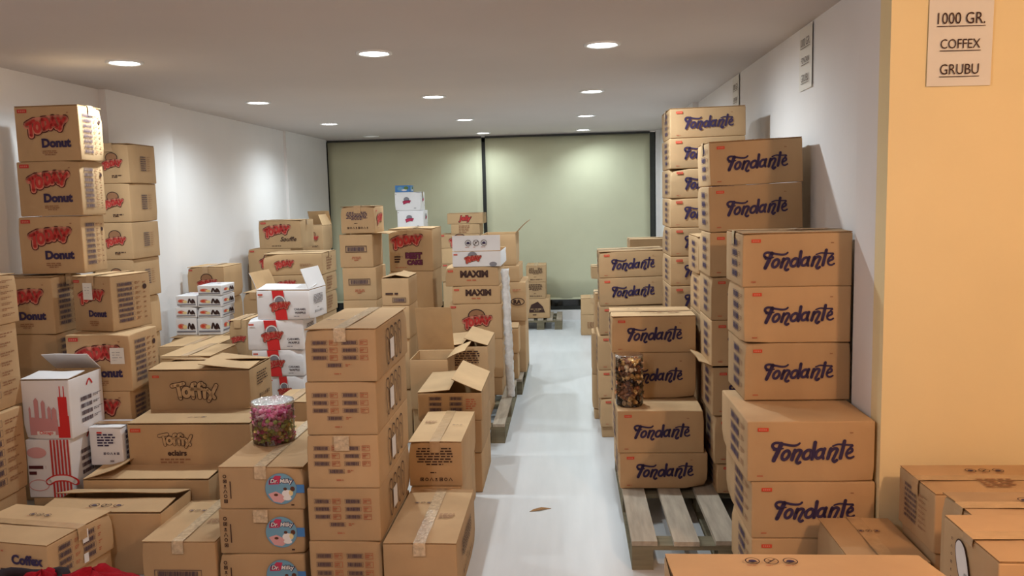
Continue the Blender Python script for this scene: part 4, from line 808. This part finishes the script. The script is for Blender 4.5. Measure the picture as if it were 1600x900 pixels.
('plain',-3.098,5.114,0.735,0.260,0.347,0.262,0,0,'c',None,'brown carton, fifth down in the tower behind the donut tower','plain brown cartons',''),
('plain',-3.088,5.124,0.367,0.240,0.327,0.367,0,0,'c',None,'plain carton, sixth down in the tower behind the donut tower','plain brown cartons',''),
('plain',-3.088,5.124,0.000,0.240,0.327,0.367,0,0,'c',None,'plain carton, seventh down in the tower behind the donut tower','plain brown cartons',''),
('barright',-2.874,3.384,1.068,0.257,0.310,0.233,0,0,'t',None,'brown carton with barcode column, top in the cropped stack on the left edge','barcode column cartons',''),
('barright',-2.861,3.337,0.677,0.238,0.338,0.392,0,0,'c',None,'brown carton with barcode column, second down in the cropped stack on the left edge','barcode column cartons',''),
('barright',-2.865,3.290,0.284,0.267,0.338,0.392,0,0,'c',None,'brown carton with barcode column, third down in the cropped stack on the left edge','barcode column cartons',''),
('plain',-2.855,3.300,0.000,0.247,0.318,0.284,0,0,'c',None,'plain carton, fourth down in the cropped stack on the left edge','plain brown cartons',''),
('skyline',-2.628,3.666,0.496,0.242,0.282,0.297,0,0,'x',{'F':1,'B':38},'white carton with red skyline and open lid, top in the white pair at left','',''),
('stripes',-2.631,3.666,0.206,0.225,0.282,0.290,0,0,'c',None,'white carton with red stripes, second down in the white pair at left','',''),
('plain',-2.621,3.676,0.000,0.205,0.262,0.206,0,0,'c',None,'plain carton, third down in the white pair at left','plain brown cartons',''),
('whitetxt',-2.384,3.788,0.326,0.171,0.150,0.196,0,0,'t',None,'white carton with dark printed text low between the white pair and the eclair cartons','',''),
('toffix',-2.173,3.995,0.542,0.537,0.310,0.221,0,0,'x',{'F':2,'B':7,'R':4},'wide carton with outlined lettering and torn lid on the left foreground eclair pile','',''),
('toffix2',-2.181,3.779,0.325,0.622,0.517,0.217,0,0,'x',{'F':0.6,'B':0.6},'wide carton with outlined lettering and smaller word, top in the left foreground eclair pile','',''),
('plain',-2.316,3.600,0.000,0.615,0.352,0.325,0,0,'x',{'F':0.5,'B':0.5,'L':(14,0.16)},'wide carton with a raised side flap, second down in the left foreground eclair pile','plain brown cartons',''),
('iconsfront',-2.345,3.290,0.000,0.567,0.291,0.286,0,0,'x',{'F':1,'B':12},'wide carton with three round icons on lid behind the cropped carton in the left foreground','',''),
('coffex',-2.476,2.920,0.146,0.488,0.360,0.168,-9,0,'t',None,'wide carton with coffee lettering and barcodes in the bottom left corner','',''),
('plain',-2.466,2.930,0.000,0.468,0.340,0.146,-9,0,'c',None,'plain carton, second down in the bottom left corner','plain brown cartons',''),
('bigbar',-1.781,3.121,0.000,0.315,0.465,0.229,0,0,'t',None,'taped carton with long lid and barcodes beside the cow sticker stack','large-barcode cartons',''),
('milk',-1.436,3.121,0.366,0.355,0.677,0.179,0,0,'t',None,'brown carton with round blue sticker, top in the cow sticker stack at front left','cow sticker cartons',''),
('milk',-1.446,3.121,0.176,0.357,0.677,0.190,0,0,'c',None,'brown carton with round blue sticker, second down in the cow sticker stack at front left','cow sticker cartons',''),
('milk',-1.456,3.121,0.000,0.362,0.677,0.176,0,0,'c',None,'brown carton with round blue sticker, third down in the cow sticker stack at front left','cow sticker cartons',''),
('plain',-1.512,3.948,0.000,0.181,0.282,0.601,0,0,'t',None,'plain flat carton between the eclair pile and the front tower','plain brown cartons',''),
('plain',-2.914,5.700,0.543,0.369,0.420,0.099,0,0,'t',None,'flat brown carton carrying the small white printed boxes','plain brown cartons',''),
('plain',-2.904,5.710,0.272,0.349,0.400,0.272,0,0,'c',None,'plain carton, second down carrying the small white printed boxes','plain brown cartons',''),
('plain',-2.904,5.710,0.000,0.349,0.400,0.272,0,0,'c',None,'plain carton, third down carrying the small white printed boxes','plain brown cartons',''),
('plain',-2.764,5.250,0.575,0.381,0.420,0.083,0,0,'t',None,'flat brown carton in the middle of three low steps by wall','plain brown cartons',''),
('plain',-2.754,5.260,0.288,0.361,0.400,0.288,0,0,'c',None,'plain carton, second down under the middle of three low steps by the wall','plain brown cartons',''),
('plain',-2.754,5.260,0.000,0.361,0.400,0.288,0,0,'c',None,'plain carton, third down under the middle of three low steps by the wall','plain brown cartons',''),
('plain',-2.527,4.800,0.603,0.324,0.420,0.076,0,0,'t',None,'flat brown carton, nearest of three low steps by the wall','plain brown cartons',''),
('plain',-2.517,4.810,0.302,0.304,0.400,0.302,0,0,'c',None,'plain carton, second down under the nearest of three low steps by the wall','plain brown cartons',''),
('plain',-2.517,4.810,0.000,0.304,0.400,0.302,0,0,'c',None,'plain carton, third down under the nearest of three low steps by the wall','plain brown cartons',''),
('smallw',-2.898,5.800,0.851,0.160,0.240,0.090,0,0,'t',None,'small white printed box, top in the short column of little white boxes','little white boxes',''),
('smallw',-2.905,5.800,0.770,0.161,0.240,0.081,0,0,'c',None,'small white printed box, second down in the short column of little white boxes','little white boxes',''),
('smallw',-2.910,5.800,0.642,0.161,0.240,0.127,0,0,'c',None,'small white printed box, third down in the short column of little white boxes','little white boxes',''),
('smallw',-2.728,5.800,0.933,0.184,0.240,0.080,0,0,'t',None,'small white printed box, top in the tall column of little white boxes','little white boxes',''),
('smallw',-2.733,5.800,0.848,0.184,0.240,0.085,0,0,'c',None,'small white printed box, second down in the tall column of little white boxes','little white boxes',''),
('smallw',-2.739,5.800,0.767,0.184,0.240,0.081,0,0,'c',None,'small white printed box, third down in the tall column of little white boxes','little white boxes',''),
('smallw',-2.745,5.800,0.642,0.184,0.240,0.125,0,0,'c',None,'small white printed box, fourth down in the tall column of little white boxes','little white boxes',''),
('today',-3.013,6.250,0.851,0.301,0.360,0.259,0,0,'t',None,'brown carton with red bubble lettering, top in the pair behind the little white boxes','red logo cartons',''),
('plain',-3.021,6.250,0.585,0.297,0.360,0.266,0,0,'c',None,'brown carton, second down in the pair behind the little white boxes','plain brown cartons',''),
('plain',-3.011,6.260,0.292,0.277,0.340,0.292,0,0,'c',None,'plain carton, third down in the pair behind the little white boxes','plain brown cartons',''),
('plain',-3.011,6.260,0.000,0.277,0.340,0.292,0,0,'c',None,'plain carton, fourth down in the pair behind the little white boxes','plain brown cartons',''),
('todaybig',-2.270,5.250,0.558,0.122,0.300,0.272,0,0,'t',None,'brown carton with red logo turned sideways between the flat pile and the white waffle cartons','',''),
('plain',-2.260,5.260,0.279,0.102,0.280,0.279,0,0,'c',None,'plain carton, second down between the flat pile and the white waffle cartons','plain brown cartons',''),
('plain',-2.260,5.260,0.000,0.102,0.280,0.279,0,0,'c',None,'plain carton, third down between the flat pile and the white waffle cartons','plain brown cartons',''),
('plain',-2.471,6.000,0.719,0.159,0.300,0.210,0,0,'t',None,'brown carton behind the white waffle cartons','plain brown cartons',''),
('plain',-2.461,6.010,0.359,0.139,0.280,0.359,0,0,'c',None,'plain carton, second down behind the white waffle cartons','plain brown cartons',''),
('plain',-2.461,6.010,0.000,0.139,0.280,0.359,0,0,'c',None,'plain carton, third down behind the white waffle cartons','plain brown cartons',''),
('souffle',-2.931,7.585,1.164,0.408,0.394,0.270,0,0,'t',None,'brown carton with red logo and script word, top in the back left corner pile','',''),
('today',-3.048,7.585,0.914,0.417,0.394,0.250,0,0,'c',None,'brown carton with red logo, second down in the back left corner pile','red logo cartons',''),
('plain',-3.038,7.595,0.609,0.397,0.374,0.305,0,0,'c',None,'plain carton, third down in the back left corner pile','plain brown cartons',''),
('plain',-3.038,7.595,0.305,0.397,0.374,0.305,0,0,'c',None,'plain carton, fourth down in the back left corner pile','plain brown cartons',''),
('plain',-3.038,7.595,0.000,0.397,0.374,0.305,0,0,'c',None,'plain carton, fifth down in the back left corner pile','plain brown cartons',''),
('today',-2.864,8.600,1.075,0.244,0.350,0.273,0,0,'x',{'R':70,'B':60},'brown carton with torn top flaps beside the blind in the back left corner','red logo cartons',''),
('plain',-2.854,8.610,0.807,0.224,0.330,0.269,0,0,'c',None,'plain carton, second down beside the blind in the back left corner','plain brown cartons',''),
('plain',-2.854,8.610,0.538,0.224,0.330,0.269,0,0,'c',None,'plain carton, third down beside the blind in the back left corner','plain brown cartons',''),
('plain',-2.854,8.610,0.269,0.224,0.330,0.269,0,0,'c',None,'plain carton, fourth down beside the blind in the back left corner','plain brown cartons',''),
('plain',-2.854,8.610,0.000,0.224,0.330,0.269,0,0,'c',None,'plain carton, fifth down beside the blind in the back left corner','plain brown cartons',''),
('todaymid',-2.568,6.700,0.990,0.509,0.420,0.183,0,0,'t',None,'wide carton with red logo, top in the wide pile behind the white waffle cartons','red logo cartons',''),
('todaymid',-2.546,6.700,0.828,0.483,0.420,0.162,0,0,'c',None,'wide carton with red logo, second down in the wide pile behind the white waffle cartons','red logo cartons',''),
('todaymid',-2.539,6.700,0.654,0.473,0.420,0.174,0,0,'c',None,'wide carton, third down in the wide pile behind the white waffle cartons','red logo cartons',''),
('plain',-2.529,6.710,0.327,0.453,0.400,0.327,0,0,'c',None,'plain carton, fourth down in the wide pile behind the white waffle cartons','plain brown cartons',''),
('plain',-2.529,6.710,0.000,0.453,0.400,0.327,0,0,'c',None,'plain carton, fifth down in the wide pile behind the white waffle cartons','plain brown cartons',''),
('waffle',-1.869,4.750,0.900,0.336,0.270,0.184,-5,0,'x',{'L':(105,0.11),'R':(70,0.13),'F':6},'white carton with red ribbon and open flaps, top in the white waffle carton stack','white waffle cartons',''),
('waffle',-1.943,4.750,0.717,0.346,0.270,0.183,0,0,'c',None,'white carton with red ribbon, second down in the white waffle carton stack','white waffle cartons',''),
('waffle',-1.923,4.750,0.556,0.316,0.270,0.161,0,0,'c',None,'white carton with red ribbon, third down in the white waffle carton stack','white waffle cartons',''),
('waffle',-1.830,4.750,0.390,0.222,0.270,0.166,0,0,'c',None,'white carton with red ribbon, fourth down in the white waffle carton stack','white waffle cartons',''),
('plain',-1.820,4.760,0.000,0.202,0.250,0.390,0,0,'c',None,'plain carton, fifth down in the white waffle carton stack','plain brown cartons',''),
]
for i, row in enumerate(CARTONS): carton(i, *row)

# ---------------------------------------------------------------- jars of sweets
def candy_mesh(name, cols, foil):
    V, F = lathe([(0.0005, -0.011), (0.006, -0.0095), (0.0095, -0.004), (0.0100, 0.0), (0.0095, 0.004), (0.006, 0.0095), (0.0005, 0.011)], 8); fm = [0]*len(F)
    for s in (-1, 1):
        o = len(V); V.append((0, 0, s*0.0095))
        for k in range(7):
            a = 2*math.pi*k/6; V.append((0.009*math.cos(a)*(1+0.25*(k % 2)), 0.005*math.sin(a)*(1+0.2*(k % 2)), s*(0.020+0.003*(k % 2))))
        for k in range(6): F.append((o, o+1+k, o+2+k)); fm.append(1)
    m = [mat(name+'_body', cols[0], 0.3 if not foil else 0.28, 0.5, metal=0.25 if foil else 0.0, noise_amt=0.25, noise_scale=90), mat(name+'_twist', cols[1], 0.3, 0.5, metal=0.2 if foil else 0.0, noise_amt=0.2, noise_scale=90)]
    return mesh(name, V, F, m, fm)
def jar(name, x, y, z, r, h, label, sweets, count, lidc, seed, scale=1.0):
    t = obj(name, None, loc=(x, y, z))
    V, F = lathe([(0.0, 0.001), (r*0.94, 0.001), (r, 0.008), (r, h-0.012), (r*0.985, h-0.004)], 40); obj('jar_wall', mesh('jar_wall', V, F, [CLEAR], smooth=True), t)
    V, F = lathe([(0.0, h), (r*0.9, h), (r*1.02, h-0.001), (r*1.03, h-0.012), (r*1.01, h-0.014)], 40); obj('jar_lid', mesh('jar_lid', V, F, [lidc], smooth=True), t)
    tag(t, label, 'jar'); R = random.Random(seed); pts = []
    meshes = [(n, candy_mesh(n.replace(' ', '_'), c, f), lo, hi) for n, c, f, lo, hi in sweets]
    md = 0.0185*scale; tries = 0
    while len(pts) < count and tries < 60000:
        tries += 1
        a = R.uniform(0, 2*math.pi); rr = (r-0.016*scale)*(1 if R.random() < 0.72 else math.sqrt(R.random())); zz = R.uniform(0.014, h-0.03)
        p = (rr*math.cos(a), rr*math.sin(a), zz)
        if p[1] > r*0.45: continue
        if any((p[0]-q[0])**2+(p[1]-q[1])**2+(p[2]-q[2])**2 < md*md for q in pts): continue
        pts.append(p)
    for p in sorted(pts, key=lambda q: q[2]):
        fz = p[2]/h; ch = [m for m in meshes if m[2] <= fz <= m[3]] or meshes
        n, me, lo, hi = R.choice(ch)
        o = obj('wrapped_sweet', me, None, (x+p[0], y+p[1], z+p[2]), (R.uniform(0, 3), R.uniform(0, 3), R.uniform(0, 6)), (scale,)*3)
        tag(o, f'{n} wrapped sweet inside the {"candy jar on the cow sticker stack" if count > 150 else "tall chocolate jar by the aisle"}', 'sweet', f'{n} sweets in the {"candy jar" if count > 150 else "chocolate jar"}')
jar('candy_jar', -1.325, 3.47, 0.546, 0.092, 0.185, 'clear plastic jar of pink and green sweets on the cow sticker stack',
    [('pink', ((240, 140, 168), (246, 188, 204)), False, 0.45, 1.0), ('magenta', ((220, 96, 146), (240, 160, 190)), False, 0.0, 1.0), ('yellow', ((240, 214, 130), (246, 230, 170)), False, 0.0, 0.6), ('green', ((186, 204, 116), (216, 226, 160)), False, 0.0, 0.62), ('pale pink', ((238, 190, 196), (244, 214, 220)), False, 0.35, 1.0)], 190, CLEAR, 3, 1.0)
jar('chocolate_jar', 0.2935, 4.115, 0.532, 0.069, 0.262, 'tall clear jar of brown and gold chocolates on the aisle-side stack',
    [('gold foil', ((226, 184, 116), (236, 206, 150)), True, 0, 1), ('brown foil', ((130, 88, 64), (168, 120, 88)), True, 0, 1), ('copper foil', ((190, 130, 90), (220, 170, 128)), True, 0, 1), ('cream', ((236, 214, 176), (244, 226, 196)), False, 0, 1), ('dark brown', ((58, 40, 34), (80, 56, 46)), True, 0, 1)], 140, CLEAR, 5, 1.25)

# ---------------------------------------------------------------- film-wrapped corner post on the pallet stack
t = obj('corner_post', None, loc=(-0.468, 5.915, 0.131)); tag(t, 'crinkled white film corner strip on the front edge of the pallet stack', 'corner strip')
r = random.Random(4); V = []; F = []; n = 40; hh = 0.95
for j in range(n+1):
    z = hh*j/n
    for k, (px, py) in enumerate(((-0.030, 0.0), (-0.012, -0.012), (0.012, -0.012), (0.026, 0.0), (0.026, 0.04))): V.append((px+r.uniform(-.005, .005)+0.02*(1-z/hh), py+r.uniform(-.004, .004), z))
for j in range(n):
    for k in range(4): a = j*5+k; F.append((a, a+1, a+6, a+5))
o = obj('film_wrap', mesh('film_wrap', V, F, [FOIL], smooth=True), t); md = o.modifiers.new('thick', 'SOLIDIFY'); md.thickness = 0.003

# ---------------------------------------------------------------- red jacket on a low carton at the bottom left, scrap on the floor
t = obj('red_jacket', None, loc=(-1.55, 2.42, 0.275)); tag(t, 'crumpled red jacket with dark collar at the bottom left corner', 'jacket')
def lump(rx, ry, rz_, seed, n=28, m=14):
    V = []; F = []
    for j in range(m+1):
        th = math.pi/2*j/m
        for i in range(n):
            a = 2*math.pi*i/n; k = 1+0.16*noise.noise(Vector((math.cos(a)*2+seed, math.sin(a)*2, th*2)))+0.06*noise.noise(Vector((math.cos(a)*6+seed, math.sin(a)*6, th*5)))
            V.append((rx*k*math.cos(a)*math.cos(th), ry*k*math.sin(a)*math.cos(th), rz_*k*math.sin(th)))
    for j in range(m):
        for i in range(n): F.append((j*n+i, j*n+(i+1) % n, (j+1)*n+(i+1) % n, (j+1)*n+i))
    return V, F
V, F = lump(0.20, 0.14, 0.16, 2.0); obj('jacket_body', mesh('jacket_body', V, F, [CLOTHR], smooth=True), t)
V, F = lump(0.13, 0.10, 0.155, 5.0); obj('jacket_sleeve', mesh('jacket_sleeve', V, F, [CLOTHR], smooth=True), t, loc=(-0.17, 0.0, 0))
ring = [(0.11*math.cos(a), 0.07*math.sin(a), 0.0) for a in [2*math.pi*i/20 for i in range(20)]]
V = []; F = []
for i, (px, py, pz) in enumerate(ring):
    for k in range(8): b = 2*math.pi*k/8; f = 1+0.018*math.cos(b)/0.09; V.append((px*f, py*f, 0.018*math.sin(b)+0.012*math.sin(i*0.9)))
for i in range(20):
    for k in range(8): F.append((i*8+k, ((i+1) % 20)*8+k, ((i+1) % 20)*8+(k+1) % 8, i*8+(k+1) % 8))
obj('collar', mesh('collar', V, F, [CLOTHD], smooth=True), t, loc=(-0.2, -0.02, 0.135))
row = ('plain', -1.95, 2.25, 0.0, 0.62, 0.34, 0.275, 0, 0, 'c', None, 'plain low carton under the red jacket, below the photo edge', 'plain brown cartons', '')
carton(900, *row)
V = [(0, 0, 0.002), (0.05, 0.01, 0.006), (0.11, 0.045, 0.002), (0.06, 0.035, 0.012), (0.02, 0.018, 0.008)]
o = obj('paper_scrap', mesh('paper_scrap', V+[(a, b, c-0.0015) for a, b, c in V], [(0, 1, 3, 4), (1, 2, 3), (8, 6, 5, 9), (8, 7, 6), (0, 5, 6, 1), (1, 6, 7, 2), (2, 7, 8, 3), (3, 8, 9, 4), (4, 9, 5, 0)], [CARD_EDGE]), None, (-0.225, 4.02, 0.0))
tag(o, 'small torn brown paper scrap lying on the aisle floor', 'paper scrap')
bpy.context.view_layer.update()
